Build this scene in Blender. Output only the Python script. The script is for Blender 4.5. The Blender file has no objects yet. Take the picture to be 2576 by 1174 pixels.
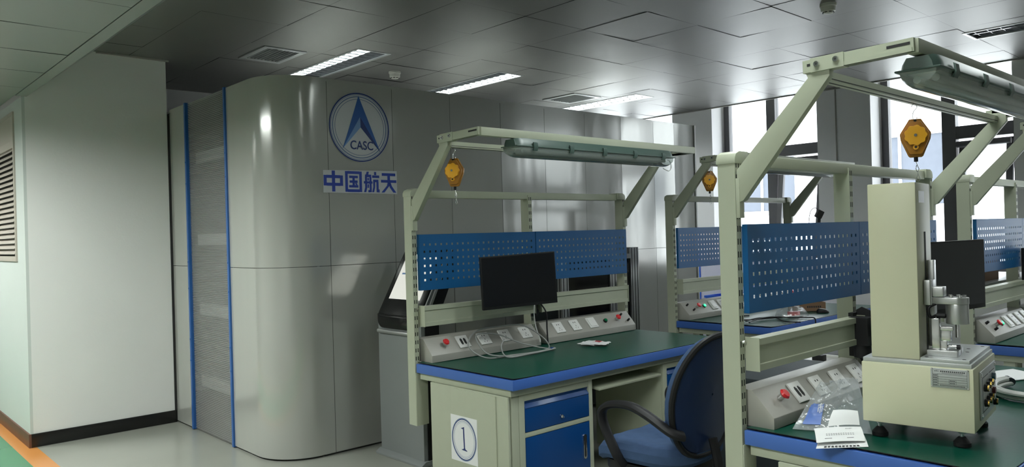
import bpy, bmesh, math, random
from mathutils import Matrix, Vector, noise
random.seed(7)
S = bpy.context.scene
COL = S.collection

# ------------------------------------------------------------------ camera, sky, exposure
FPX = 1940.0
YAW, PIT, ROL = math.radians(47.48), math.radians(0.04), math.radians(-1.6)
CAM_H = 1.48
fw = Vector((math.cos(YAW)*math.cos(PIT), math.sin(YAW)*math.cos(PIT), math.sin(PIT)))
rt = Vector((math.sin(YAW), -math.cos(YAW), 0.0))
up = rt.cross(fw)
r2 = rt*math.cos(ROL) + up*math.sin(ROL)
u2 = -rt*math.sin(ROL) + up*math.cos(ROL)
cam = bpy.data.cameras.new('camera'); co = bpy.data.objects.new('camera', cam); COL.objects.link(co)
cam.sensor_width = 36.0; cam.lens = FPX/2576*36.0; cam.clip_start = 0.05; cam.clip_end = 200
co.matrix_world = Matrix(((r2.x, u2.x, -fw.x, 0), (r2.y, u2.y, -fw.y, 0), (r2.z, u2.z, -fw.z, CAM_H), (0, 0, 0, 1)))
S.camera = co

W = bpy.data.worlds.new('overcast_sky'); S.world = W; W.use_nodes = True
bg = W.node_tree.nodes['Background']
bg.inputs[0].default_value = (0.93, 0.965, 1.0, 1); bg.inputs[1].default_value = 6.8
S.view_settings.view_transform = 'Standard'; S.view_settings.look = 'None'
S.view_settings.exposure = 0.35; S.view_settings.gamma = 1.0; S.view_settings.use_curve_mapping = False
S.cycles.max_bounces = 8; S.cycles.diffuse_bounces = 5; S.cycles.glossy_bounces = 4
S.cycles.transparent_max_bounces = 24; S.cycles.sample_clamp_indirect = 6.0
S.cycles.caustics_reflective = False; S.cycles.caustics_refractive = False
LAMP = 36.0           # radiance of the ceiling lights in the room
LAMPC = 62.0          # radiance of the corridor lights

# ------------------------------------------------------------------ materials
def mat(name, col, rough=0.5, metal=0.0, spec=0.5, noise=0.0, nscale=8.0, bump=0.0, bscale=40.0, coat=0.0,
        emit=None, estr=0.0, stretch=(1, 1, 1), trans=0.0):
    m = bpy.data.materials.new(name); m.use_nodes = True
    nt = m.node_tree; b = nt.nodes['Principled BSDF']
    b.inputs['Base Color'].default_value = (*col, 1); b.inputs['Roughness'].default_value = rough
    b.inputs['Metallic'].default_value = metal; b.inputs['Specular IOR Level'].default_value = spec
    b.inputs['Coat Weight'].default_value = coat; b.inputs['Coat Roughness'].default_value = 0.08
    b.inputs['Transmission Weight'].default_value = trans
    tc = mp = None
    def coords():
        nonlocal tc, mp
        if tc is None:
            tc = nt.nodes.new('ShaderNodeTexCoord'); mp = nt.nodes.new('ShaderNodeMapping')
            mp.inputs['Scale'].default_value = stretch
            nt.links.new(tc.outputs['Object'], mp.inputs[0])
        return mp.outputs[0]
    if noise > 0:
        n = nt.nodes.new('ShaderNodeTexNoise'); n.inputs['Scale'].default_value = nscale
        n.inputs['Detail'].default_value = 4
        nt.links.new(coords(), n.inputs['Vector'])
        mx = nt.nodes.new('ShaderNodeMix'); mx.data_type = 'RGBA'
        mx.inputs[6].default_value = tuple(c*(1-noise) for c in col)+(1,)
        mx.inputs[7].default_value = tuple(min(1, c*(1+noise)) for c in col)+(1,)
        nt.links.new(n.outputs['Fac'], mx.inputs[0]); nt.links.new(mx.outputs[2], b.inputs['Base Color'])
    if bump > 0:
        n = nt.nodes.new('ShaderNodeTexNoise'); n.inputs['Scale'].default_value = bscale
        n.inputs['Detail'].default_value = 2
        nt.links.new(coords(), n.inputs['Vector'])
        bp = nt.nodes.new('ShaderNodeBump'); bp.inputs['Strength'].default_value = 1.0
        bp.inputs['Distance'].default_value = bump
        nt.links.new(n.outputs['Fac'], bp.inputs['Height']); nt.links.new(bp.outputs[0], b.inputs['Normal'])
    if emit:
        b.inputs['Emission Color'].default_value = (*emit, 1); b.inputs['Emission Strength'].default_value = estr
    return m

def clear_mat(name, tint, gloss_fac, rough=0.05, body=0.0, bodycol=(0.8, 0.8, 0.8), fres=True, bump=0.0, bscale=30):
    """see-through sheet: transparent + glossy (fresnel) + a little milky body"""
    m = bpy.data.materials.new(name); m.use_nodes = True; nt = m.node_tree
    for n in list(nt.nodes): nt.nodes.remove(n)
    out = nt.nodes.new('ShaderNodeOutputMaterial'); t = nt.nodes.new('ShaderNodeBsdfTransparent')
    t.inputs[0].default_value = (*tint, 1)
    d = nt.nodes.new('ShaderNodeBsdfDiffuse'); d.inputs[0].default_value = (*bodycol, 1)
    g = nt.nodes.new('ShaderNodeBsdfGlossy'); g.inputs['Roughness'].default_value = rough
    m1 = nt.nodes.new('ShaderNodeMixShader'); m1.inputs[0].default_value = body
    nt.links.new(t.outputs[0], m1.inputs[1]); nt.links.new(d.outputs[0], m1.inputs[2])
    m2 = nt.nodes.new('ShaderNodeMixShader'); m2.inputs[0].default_value = gloss_fac
    if fres:
        f = nt.nodes.new('ShaderNodeLayerWeight'); f.inputs[0].default_value = gloss_fac
        nt.links.new(f.outputs['Fresnel'], m2.inputs[0])
    nt.links.new(m1.outputs[0], m2.inputs[1]); nt.links.new(g.outputs[0], m2.inputs[2])
    if bump > 0:
        tc = nt.nodes.new('ShaderNodeTexCoord'); n = nt.nodes.new('ShaderNodeTexNoise'); n.inputs['Scale'].default_value = bscale
        nt.links.new(tc.outputs['Object'], n.inputs['Vector'])
        bp = nt.nodes.new('ShaderNodeBump'); bp.inputs['Distance'].default_value = bump
        nt.links.new(n.outputs['Fac'], bp.inputs['Height']); nt.links.new(bp.outputs[0], g.inputs['Normal'])
    nt.links.new(m2.outputs[0], out.inputs[0])
    return m

M = {}
M['cream'] = mat('cream_powder_coat', (0.41, 0.437, 0.335), 0.42, noise=0.04, nscale=14, bump=0.00012, bscale=500)
M['ivory'] = mat('ivory_paint', (0.62, 0.62, 0.44), 0.4, noise=0.03, nscale=6, bump=0.0001, bscale=600)
M['greybox'] = mat('grey_beige_paint', (0.34, 0.333, 0.30), 0.35, noise=0.03, nscale=10)
M['slot'] = mat('slot_shadow_black', (0.012, 0.012, 0.012), 0.7)
M['peg'] = mat('blue_pegboard_paint', (0.007, 0.10, 0.275), 0.42, spec=0.35, noise=0.05, nscale=5, bump=0.0001, bscale=400)
M['edge'] = mat('blue_laminate_edge', (0.052, 0.135, 0.44), 0.4, noise=0.04, nscale=12)
M['drawer'] = mat('deep_blue_enamel', (0.003, 0.05, 0.20), 0.28, noise=0.05, nscale=5)
M['green'] = mat('green_rubber_mat', (0.0012, 0.055, 0.034), 0.34, spec=0.22, noise=0.12, nscale=4, bump=0.0002, bscale=60)
M['black'] = mat('black_plastic', (0.011, 0.011, 0.012), 0.5, spec=0.28, noise=0.1, nscale=20)
M['blackgloss'] = mat('black_glass', (0.006, 0.006, 0.007), 0.12)
M['screen'] = mat('dark_matte_screen', (0.006, 0.006, 0.007), 0.28, noise=0.1, nscale=3)
M['greyscreen'] = mat('matte_grey_screen', (0.05, 0.05, 0.055), 0.5, spec=0.2, noise=0.1, nscale=3)
M['alu'] = mat('brushed_aluminium', (0.55, 0.56, 0.56), 0.32, metal=0.85, noise=0.06, nscale=20, stretch=(1, 30, 1))
M['aluplate'] = mat('anodised_plate', (0.50, 0.52, 0.52), 0.38, metal=0.6, noise=0.05, nscale=60)
M['steel'] = mat('bright_steel', (0.7, 0.7, 0.7), 0.18, metal=1.0, noise=0.03)
M['chrome'] = mat('chrome', (0.8, 0.8, 0.8), 0.08, metal=1.0, noise=0.02)
M['white'] = mat('white_plastic', (0.72, 0.72, 0.70), 0.35, noise=0.02)
M['wall'] = mat('white_wall_paint', (0.72, 0.73, 0.71), 0.85, noise=0.025, nscale=2.5, bump=0.0006, bscale=60)
M['wallbright'] = mat('wall_paint_haze_lightened', (0.86, 0.86, 0.86), 0.8, noise=0.02, nscale=2.5)  # wall white lightened for the columns, with window haze put into the colour
M['wallgreen'] = mat('pale_green_wall_paint', (0.53, 0.575, 0.55), 0.8, noise=0.025, nscale=2.5)
M['panel'] = mat('glossy_enamelled_steel', (0.47, 0.475, 0.45), 0.155, metal=0.3, spec=0.8, noise=0.015, nscale=1.5,
                 bump=0.006, bscale=1.3, stretch=(2.2, 2.2, 0.35))
M['redbtn'] = mat('red_button_plastic', (0.6, 0.02, 0.025), 0.3, noise=0.05)
M['grnbtn'] = mat('green_button_plastic', (0.0, 0.16, 0.06), 0.25, noise=0.05)
M['grnlit'] = mat('lit_green_button', (0.0, 0.4, 0.15), 0.25, emit=(0.02, 0.9, 0.35), estr=1.1, noise=0.02)
M['orange'] = mat('amber_plastic_shell', (0.40, 0.17, 0.012), 0.38, noise=0.05, nscale=25)
M['yellow'] = mat('yellow_plastic_dial', (0.95, 0.46, 0.03), 0.35, noise=0.04, nscale=25)
M['lampgreen'] = mat('grey_green_housing', (0.06, 0.10, 0.085), 0.35, noise=0.05)
M['lampclear'] = clear_mat('ribbed_clear_cover', (0.90, 0.95, 0.93), 0.35, rough=0.12, body=0.33, bodycol=(0.62, 0.70, 0.67))
M['tube'] = mat('unlit_tube', (0.75, 0.76, 0.74), 0.3, noise=0.02)
M['paper'] = mat('white_paper', (0.74, 0.75, 0.75), 0.7, noise=0.02)
M['ink'] = mat('dark_print', (0.03, 0.03, 0.035), 0.7, noise=0.1)
M['inkblue'] = mat('navy_print', (0.01, 0.025, 0.13), 0.6, noise=0.05)
M['inkred'] = mat('red_print', (0.35, 0.03, 0.04), 0.6, noise=0.15)
M['sticker'] = mat('pale_grey_vinyl', (0.56, 0.58, 0.60), 0.35, noise=0.015)
M['logo1'] = mat('vinyl_mid_blue', (0.02, 0.10, 0.36), 0.35, noise=0.08)
M['logo2'] = mat('vinyl_light_blue', (0.16, 0.30, 0.56), 0.35, noise=0.15, nscale=4)
M['logo3'] = mat('vinyl_navy', (0.008, 0.03, 0.16), 0.35, noise=0.08)
M['logo4'] = mat('vinyl_royal_blue', (0.015, 0.05, 0.36), 0.35, noise=0.04)
M['ring'] = mat('vinyl_slate_blue', (0.14, 0.20, 0.34), 0.35, noise=0.04)
M['tape'] = mat('blue_plastic_strip', (0.022, 0.11, 0.36), 0.35, noise=0.08, nscale=8)
M['fabric'] = mat('blue_woven_fabric', (0.05, 0.088, 0.175), 0.9, spec=0.2, noise=0.18, nscale=30, bump=0.0008, bscale=300)
M['navy'] = mat('navy_plastic_shell', (0.012, 0.03, 0.10), 0.35, noise=0.06, nscale=10)
M['bronze'] = mat('dark_grey_window_frame', (0.10, 0.10, 0.105), 0.4, noise=0.05)
M['glass'] = clear_mat('window_glass', (0.96, 0.98, 0.98), 0.12, rough=0.01)
M['bag'] = clear_mat('clear_plastic_film', (0.95, 0.96, 0.965), 0.085, rough=0.16, body=0.20, bodycol=(0.7, 0.74, 0.76), fres=False, bump=0.0015, bscale=40)
M['sheet'] = clear_mat('ribbed_translucent_sheet', (0.85, 0.86, 0.86), 0.25, rough=0.25, body=0.55, bodycol=(0.31, 0.315, 0.31))
M['baseblk'] = mat('black_stone_skirting', (0.006, 0.006, 0.006), 0.25, noise=0.3, nscale=12)
M['basebrown'] = mat('brown_stone_skirting', (0.12, 0.055, 0.035), 0.4, noise=0.15, nscale=10)
M['grille'] = mat('beige_aluminium_louvre', (0.46, 0.42, 0.37), 0.45, noise=0.05)
M['facade'] = mat('white_facade_render', (0.80, 0.80, 0.80), 0.9, noise=0.04, nscale=0.5)
M['facwin'] = mat('far_window_glass', (0.085, 0.095, 0.115), 0.6, spec=0.2, noise=0.1)
M['card'] = mat('brown_cardboard', (0.25, 0.15, 0.09), 0.85, noise=0.08, nscale=12)
M['crate'] = mat('bright_blue_crate', (0.03, 0.16, 0.80), 0.4, noise=0.05)
M['cratedark'] = mat('dark_blue_crate', (0.012, 0.05, 0.38), 0.4, noise=0.05)
M['lav'] = mat('pale_lavender_board', (0.62, 0.62, 0.74), 0.5, noise=0.02)
M['cable'] = mat('grey_cable_jacket', (0.30, 0.31, 0.30), 0.45, noise=0.05)
M['cablew'] = mat('off_white_cable_jacket', (0.62, 0.63, 0.60), 0.45, noise=0.05)
M['kiosk'] = mat('grey_kiosk_paint', (0.20, 0.215, 0.215), 0.38, noise=0.03, nscale=6)
M['kscreen'] = mat('lit_screen_page', (0.3, 0.3, 0.28), 0.25, emit=(0.62, 0.62, 0.57), estr=0.75, noise=0.02)
M['brass'] = mat('brass', (0.65, 0.42, 0.10), 0.2, metal=1.0, noise=0.05)
M['teal'] = mat('dark_teal_plastic', (0.01, 0.06, 0.08), 0.35, noise=0.05)
M['maroon'] = mat('dark_red_plastic', (0.12, 0.01, 0.015), 0.35, noise=0.05)
M['lit'] = mat('lit_fluorescent_strip', (0.9, 0.9, 0.9), 0.5, emit=(0.93, 1.0, 0.97), estr=LAMP, noise=0.01)
M['litc'] = mat('lit_corridor_strip', (0.9, 0.9, 0.9), 0.5, emit=(0.96, 1.0, 0.955), estr=LAMPC, noise=0.01)
M['reflector'] = mat('troffer_reflector', (0.7, 0.72, 0.74), 0.15, metal=0.9, noise=0.03)
M['darkgrey'] = mat('dark_grey_steel', (0.035, 0.043, 0.047), 0.6, spec=0.15, noise=0.1)
M['smoke'] = mat('smoke_detector_plastic', (0.60, 0.60, 0.54), 0.45, noise=0.03)

# floor: grey epoxy with an orange line and a green walkway
def floor_mat():
    m = bpy.data.materials.new('epoxy_floor'); m.use_nodes = True; nt = m.node_tree; b = nt.nodes['Principled BSDF']
    tc = nt.nodes.new('ShaderNodeTexCoord'); sx = nt.nodes.new('ShaderNodeSeparateXYZ'); nt.links.new(tc.outputs['Object'], sx.inputs[0])
    n = nt.nodes.new('ShaderNodeTexNoise'); n.inputs['Scale'].default_value = 1.6; n.inputs['Detail'].default_value = 6
    nt.links.new(tc.outputs['Object'], n.inputs['Vector'])
    mg = nt.nodes.new('ShaderNodeMix'); mg.data_type = 'RGBA'
    mg.inputs[6].default_value = (0.275, 0.285, 0.25, 1); mg.inputs[7].default_value = (0.33, 0.34, 0.30, 1)
    nt.links.new(n.outputs['Fac'], mg.inputs[0])
    def less(v):
        q = nt.nodes.new('ShaderNodeMath'); q.operation = 'LESS_THAN'; q.inputs[1].default_value = v
        nt.links.new(sx.outputs[0], q.inputs[0]); return q
    a = less(1.237); c = less(1.107)
    gmin = nt.nodes.new('ShaderNodeMath'); gmin.operation = 'GREATER_THAN'; gmin.inputs[1].default_value = 0.0
    nt.links.new(sx.outputs[0], gmin.inputs[0])
    cg = nt.nodes.new('ShaderNodeMath'); cg.operation = 'MULTIPLY'; nt.links.new(c.outputs[0], cg.inputs[0]); nt.links.new(gmin.outputs[0], cg.inputs[1])
    omin = nt.nodes.new('ShaderNodeMath'); omin.operation = 'GREATER_THAN'; omin.inputs[1].default_value = -0.13
    nt.links.new(sx.outputs[0], omin.inputs[0])
    ao = nt.nodes.new('ShaderNodeMath'); ao.operation = 'MULTIPLY'; nt.links.new(a.outputs[0], ao.inputs[0]); nt.links.new(omin.outputs[0], ao.inputs[1])
    m1 = nt.nodes.new('ShaderNodeMix'); m1.data_type = 'RGBA'; m1.inputs[7].default_value = (0.58, 0.25, 0.07, 1)
    nt.links.new(ao.outputs[0], m1.inputs[0]); nt.links.new(mg.outputs[2], m1.inputs[6])
    m2 = nt.nodes.new('ShaderNodeMix'); m2.data_type = 'RGBA'; m2.inputs[7].default_value = (0.06, 0.22, 0.11, 1)
    nt.links.new(cg.outputs[0], m2.inputs[0]); nt.links.new(m1.outputs[2], m2.inputs[6])
    nt.links.new(m2.outputs[2], b.inputs['Base Color'])
    b.inputs['Roughness'].default_value = 0.22; b.inputs['Specular IOR Level'].default_value = 0.45
    return m
M['floor'] = floor_mat()

def ceiling_mat(name, base, metal, rough):
    m = mat(name, base, rough, metal=metal, noise=0.06, nscale=2.0)
    return m
M['ceil'] = ceiling_mat('aluminium_ceiling_tile', (0.25, 0.25, 0.238), 0.72, 0.44)
M['soffit'] = ceiling_mat('painted_ceiling_tile', (0.25, 0.285, 0.262), 0.1, 0.3)
M['seam'] = mat('dark_joint', (0.02, 0.022, 0.02), 0.8)

# ------------------------------------------------------------------ mesh helpers
class MB:
    def __init__(s):
        s.v = []; s.f = []; s.mi = []; s.xf = None; s.m = 0
    def add(s, vs, fs, m=None):
        o = len(s.v)
        for p in vs:
            p = Vector(p)
            s.v.append(s.xf @ p if s.xf else p)
        for f in fs:
            s.f.append([o+i for i in f]); s.mi.append(s.m if m is None else m)
        return s
    def box(s, x0, x1, y0, y1, z0, z1, m=None):
        vs = [(x, y, z) for x in (x0, x1) for y in (y0, y1) for z in (z0, z1)]
        return s.add(vs, [(0, 1, 3, 2), (4, 6, 7, 5), (0, 4, 5, 1), (2, 3, 7, 6), (0, 2, 6, 4), (1, 5, 7, 3)], m)
    def prism(s, poly, axis, a0, a1, m=None):
        n = len(poly)
        def P(p, a):
            return {'x': (a, p[0], p[1]), 'y': (p[0], a, p[1]), 'z': (p[0], p[1], a)}[axis]
        vs = [P(p, a0) for p in poly] + [P(p, a1) for p in poly]
        fs = [tuple(range(n))[::-1], tuple(range(n, 2*n))] + [(i, (i+1) % n, n+(i+1) % n, n+i) for i in range(n)]
        return s.add(vs, fs, m)
    def cyl(s, p0, p1, r0, r1=None, n=20, m=None, cap=True):
        r1 = r0 if r1 is None else r1
        p0 = Vector(p0); p1 = Vector(p1); d = (p1-p0).normalized()
        a = d.orthogonal().normalized(); b = d.cross(a)
        vs = []
        for p, r in ((p0, r0), (p1, r1)):
            for i in range(n):
                t = 2*math.pi*i/n; vs.append(p + a*(r*math.cos(t)) + b*(r*math.sin(t)))
        fs = [(i, (i+1) % n, n+(i+1) % n, n+i) for i in range(n)]
        if cap: fs += [tuple(range(n))[::-1], tuple(range(n, 2*n))]
        return s.add(vs, fs, m)
    def lathe(s, prof, c=(0, 0, 0), n=24, m=None):
        vs = []; k = len(prof)
        for r, z in prof:
            for i in range(n):
                t = 2*math.pi*i/n; vs.append((c[0]+r*math.cos(t), c[1]+r*math.sin(t), c[2]+z))
        fs = [(j*n+i, j*n+(i+1) % n, (j+1)*n+(i+1) % n, (j+1)*n+i) for j in range(k-1) for i in range(n)]
        fs += [tuple(range(n))[::-1], tuple(range((k-1)*n, k*n))]
        return s.add(vs, fs, m)
    def tube(s, pts, r, n=8, m=None, smooth=6, flat=1.0, ref=None, closed=False):
        P = [Vector(p) for p in pts]
        if smooth:
            Q = []
            N = len(P)
            rng = range(N) if closed else range(N-1)
            for i in rng:
                a = P[(i-1) % N] if (closed or i) else P[0]; b = P[i]; c = P[(i+1) % N]
                d = P[(i+2) % N] if (closed or i+2 < N) else P[-1]
                for k in range(smooth):
                    t = k/smooth
                    Q.append(0.5*((2*b)+(-a+c)*t+(2*a-5*b+4*c-d)*t*t+(-a+3*b-3*c+d)*t**3))
            if not closed: Q.append(P[-1])
            P = Q
        N = len(P); vs = []; prev = None
        for i, p in enumerate(P):
            if closed: d = (P[(i+1) % N]-P[i-1]).normalized()
            else: d = (P[min(i+1, N-1)]-P[max(i-1, 0)]).normalized()
            if ref is not None:
                a = Vector(ref); a = (a-d*a.dot(d)).normalized()
            elif prev is None: a = d.orthogonal().normalized()
            else: a = (prev-d*prev.dot(d)).normalized()
            prev = a; b = d.cross(a)
            for k in range(n):
                t = 2*math.pi*(k+0.5)/n; vs.append(p+a*(r*math.cos(t))+b*(r*flat*math.sin(t)))
        fs = []
        for i in range(N if closed else N-1):
            j = (i+1) % N
            for k in range(n): fs.append((i*n+k, i*n+(k+1) % n, j*n+(k+1) % n, j*n+k))
        if not closed: fs += [tuple(range(n))[::-1], tuple(range((N-1)*n, N*n))]
        return s.add(vs, fs, m)
    def grid(s, fn, nu, nv, m=None):
        vs = [fn(i/nu, j/nv) for i in range(nu+1) for j in range(nv+1)]
        fs = [(i*(nv+1)+j, (i+1)*(nv+1)+j, (i+1)*(nv+1)+j+1, i*(nv+1)+j+1) for i in range(nu) for j in range(nv)]
        return s.add(vs, fs, m)
    def mesh(s, name, bevel=0.0, seg=2, smooth=True, solid=0.0):
        me = bpy.data.meshes.new(name)
        me.from_pydata([tuple(v) for v in s.v], [], s.f)
        me.polygons.foreach_set('material_index', s.mi)
        bm = bmesh.new(); bm.from_mesh(me)
        bmesh.ops.recalc_face_normals(bm, faces=bm.faces)
        if solid:
            bmesh.ops.solidify(bm, geom=bm.faces[:], thickness=solid)
        if bevel:
            es = [e for e in bm.edges if len(e.link_faces) == 2 and e.calc_face_angle(0) > 0.6]
            bmesh.ops.bevel(bm, geom=es, offset=bevel, segments=seg, affect='EDGES', profile=0.6, clamp_overlap=True)
        bm.to_mesh(me); bm.free()
        if smooth:
            me.polygons.foreach_set('use_smooth', [True]*len(me.polygons))
            me.set_sharp_from_angle(angle=math.radians(32))
        me.update()
        return me

def put(name, me, mats, parent=None, loc=None, label=None):
    if isinstance(me, MB): me = me.mesh(name)
    if not isinstance(mats, (list, tuple)): mats = [mats]
    if len(me.materials) == 0:
        for q in mats: me.materials.append(M[q] if isinstance(q, str) else q)
    o = bpy.data.objects.new(name, me); COL.objects.link(o)
    if parent is not None: o.parent = parent
    if loc is not None: o.location = loc
    if label: o['label'] = label
    return o

def tag(o, label, cat, group=None):
    o['label'] = label; o['category'] = cat
    if group: o['group'] = group
    return o

def thing(name, label, cat, loc=(0, 0, 0), rz=0.0, group=None):
    o = bpy.data.objects.new(name, None); COL.objects.link(o)
    o.empty_display_size = 0.05
    o.location = loc; o.rotation_euler = (0, 0, rz)
    return tag(o, label, cat, group)

def struct(name, me, mats, parent=None):
    o = put(name, me, mats, parent)
    if parent is None: o['kind'] = 'structure'
    return o

def copy_tree(o, parent=None):
    c = o.copy(); COL.objects.link(c)
    if parent is not None: c.parent = parent
    for ch in list(o.children): copy_tree(ch, c)
    return c

def text_mesh(body, size, name, extrude=0.0002):
    cu = bpy.data.curves.new(name, 'FONT'); cu.body = body; cu.size = size; cu.align_x = 'CENTER'; cu.align_y = 'CENTER'; cu.extrude = extrude; cu.offset = size*0.012
    o = bpy.data.objects.new(name, cu); COL.objects.link(o)
    dg = bpy.context.evaluated_depsgraph_get(); dg.update()
    me = bpy.data.meshes.new_from_object(o.evaluated_get(dg))
    vs = [tuple(v.co) for v in me.vertices]; fs = [tuple(p.vertices) for p in me.polygons]
    bpy.data.objects.remove(o); bpy.data.curves.remove(cu); bpy.data.meshes.remove(me)
    return vs, fs

# ------------------------------------------------------------------ room shell
CEIL = 3.0; SOF = 2.6
WX = 8.8             # window wall plane
FX0, FX1, FY0, FY1 = -3.0, WX, -4.0, 11.0
struct('floor', MB().box(FX0, FX1+0.3, FY0, FY1, -0.1, 0.0), 'floor')

def tiles(mb, x0, x1, y0, y1, z, ox, oy, pitch=0.6, gap=0.004, tilt=0.004, holes=(), pillow=0.0012):
    """suspended tiles, each its own slightly tilted and bellied sheet"""
    i0 = math.floor((x0-ox)/pitch); i1 = math.ceil((x1-ox)/pitch)
    j0 = math.floor((y0-oy)/pitch); j1 = math.ceil((y1-oy)/pitch)
    for i in range(i0, i1):
        for j in range(j0, j1):
            a, b = max(x0, ox+i*pitch)+gap/2, min(x1, ox+(i+1)*pitch)-gap/2
            c, d = max(y0, oy+j*pitch)+gap/2, min(y1, oy+(j+1)*pitch)-gap/2
            if b-a < 0.02 or d-c < 0.02: continue
            tx = random.gauss(0, tilt); ty = random.gauss(0, tilt); pl = pillow*random.uniform(-0.6, 1.3)
            ca, cb = (a+b)/2, (c+d)/2
            rects = [(a, b, c, d)]
            for (hx0, hx1, hy0, hy1) in holes:
                nr = []
                for (p, q, r, s_) in rects:
                    if hx1 <= p or hx0 >= q or hy1 <= r or hy0 >= s_: nr.append((p, q, r, s_)); continue
                    if hx0 > p: nr.append((p, hx0, r, s_))
                    if hx1 < q: nr.append((hx1, q, r, s_))
                    pp, qq = max(p, hx0), min(q, hx1)
                    if hy0 > r: nr.append((pp, qq, r, hy0))
                    if hy1 < s_: nr.append((pp, qq, hy1, s_))
                rects = nr
            for (p, q, r, s_) in rects:
                if q-p < 0.003 or s_-r < 0.003: continue
                def fn(u, v):
                    x = p+(q-p)*u; y = r+(s_-r)*v
                    e = (1-((x-ca)/(0.5*pitch))**2)*(1-((y-cb)/(0.5*pitch))**2)
                    return (x, y, z+tx*(x-ca)+ty*(y-cb)-pl*e)
                mb.grid(fn, 5, 5)

TROF = [  # x0, x1, y0, y1, lit halves (left, right)
    (3.303, 3.603, 5.372, 6.572, (1, 0)), (4.822, 5.122, 5.372, 6.572, (0, 1)), (6.86, 7.16, 5.372, 6.572, (1, 1)),
    (6.95, 7.25, 0.90, 2.10, (0, 0)), (3.45, 3.75, 1.30, 2.50, (1, 1)), (2.00, 2.30, 0.75, 1.95, (1, 1)), (5.30, 5.60, 0.0, 1.2, (1, 1)), (5.30, 5.60, -2.4, -1.2, (1, 1))]  # those after the unlit light are unseen, added as fill for the benches
VENT = [(2.665, 3.025, 5.69, 6.19), (6.215, 6.66, 5.71, 6.205)]
holes = [t[:4] for t in TROF if t[0] > 1.5] + [(a+0.03, b-0.03, c+0.03, d-0.03) for a, b, c, d in VENT]
CX0 = 1.69; CX1 = 8.45; CYB = 7.85
mb = MB(); tiles(mb, CX0, CX1, FY0, CYB, CEIL, 5.548, 3.885, holes=holes)
o = struct('ceiling', mb, 'ceil')
def plate(x0, x1, y0, y1, z0, z1, cuts):
    mb = MB(); rects = [(x0, x1, y0, y1)]
    for (hx0, hx1, hy0, hy1) in cuts:
        nr = []
        for (p, q, r, s_) in rects:
            if hx1 <= p or hx0 >= q or hy1 <= r or hy0 >= s_: nr.append((p, q, r, s_)); continue
            if hx0 > p: nr.append((p, hx0, r, s_))
            if hx1 < q: nr.append((hx1, q, r, s_))
            pp, qq = max(p, hx0), min(q, hx1)
            if hy0 > r: nr.append((pp, qq, r, hy0))
            if hy1 < s_: nr.append((pp, qq, hy1, s_))
        rects = nr
    for p, q, r, s_ in rects: mb.box(p, q, r, s_, z0, z1)
    return mb
struct('ceiling_grid', plate(CX0-0.01, CX1, FY0, CYB, CEIL+0.008, CEIL+0.02, holes), 'seam')
struct('ceiling_slab', MB().box(FX0, FX1+0.3, FY0, FY1, 3.25, 3.4), 'wall')
struct('trim_1', MB().box(CX1, CX1+0.03, FY0, CYB, CEIL-0.012, CEIL+0.25), 'greybox')
# low corridor soffit and its sloping edge
CORL = [(-0.6, -0.04, 0.4, 1.6), (-0.1, 0.46, 4.55, 5.75), (-0.6, -0.04, 7.2, 8.4)]
CLIT = [(1, 1), (1, 1), (1, 1)]
mb = MB(); tiles(mb, FX0, 1.16, FY0, FY1, SOF, 0.56, 0.28, tilt=0.0025, holes=CORL)
struct('ceiling_corridor', mb, 'soffit')
struct('ceiling_corridor_grid', plate(FX0, 1.16, FY0, FY1, SOF+0.008, SOF+0.02, CORL), 'seam')
mb = MB(); mb.prism([(1.165, SOF), (1.235, SOF), (CX0, CEIL-0.002), (CX0, CEIL+0.02), (1.165, CEIL+0.02)], 'y', FY0, 6.64)
struct('trim_2', mb, 'soffit')

# left column: white face, corridor face with louvre
CLX, CRX, CY = 1.2, 2.235, 6.635
gz0, gz1, gy0, gy1 = 1.375, 2.525, 6.92, 7.75
mb = MB()
mb.box(CLX+0.02, CRX, CY, CYB+0.2, 0, CEIL)
struct('wall_left', mb, 'wall')
mb = MB(); mb.box(CLX, CLX+0.02, CY, gy0, 0, SOF); mb.box(CLX, CLX+0.02, gy1, FY1, 0, SOF)
mb.box(CLX, CLX+0.02, gy0, gy1, 0, gz0); mb.box(CLX, CLX+0.02, gy0, gy1, gz1, SOF)
struct('wall_corridor', mb, 'wallgreen')
struct('baseboard_left', MB().box(CLX+0.005, CRX+0.012, CY-0.012, CY, 0, 0.10).mesh('baseboard', 0.002), 'baseblk')
struct('baseboard_corridor', MB().box(CLX-0.012, CLX+0.005, CY-0.012, FY1, 0, 0.10).mesh('baseboard', 0.002), 'basebrown')
struct('trim_3', MB().box(1.71, CRX+0.02, CY-0.02, CY, CEIL-0.014, CEIL), 'greybox')
# other walls
struct('wall_back', MB().box(CRX, WX+0.3, CYB, CYB+0.2, 0, 3.25), 'wall')
struct('wall_corridor_far', MB().box(FX0, CLX, FY1, FY1+0.2, 0, 3.25), 'wall')
struct('wall_corridor_side', MB().box(FX0-0.2, FX0, FY0, FY1, 0, 3.25), 'wall')
struct('wall_rear', MB().box(FX0, WX+0.3, FY0-0.2, FY0, 0, 3.25), 'wall')

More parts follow.
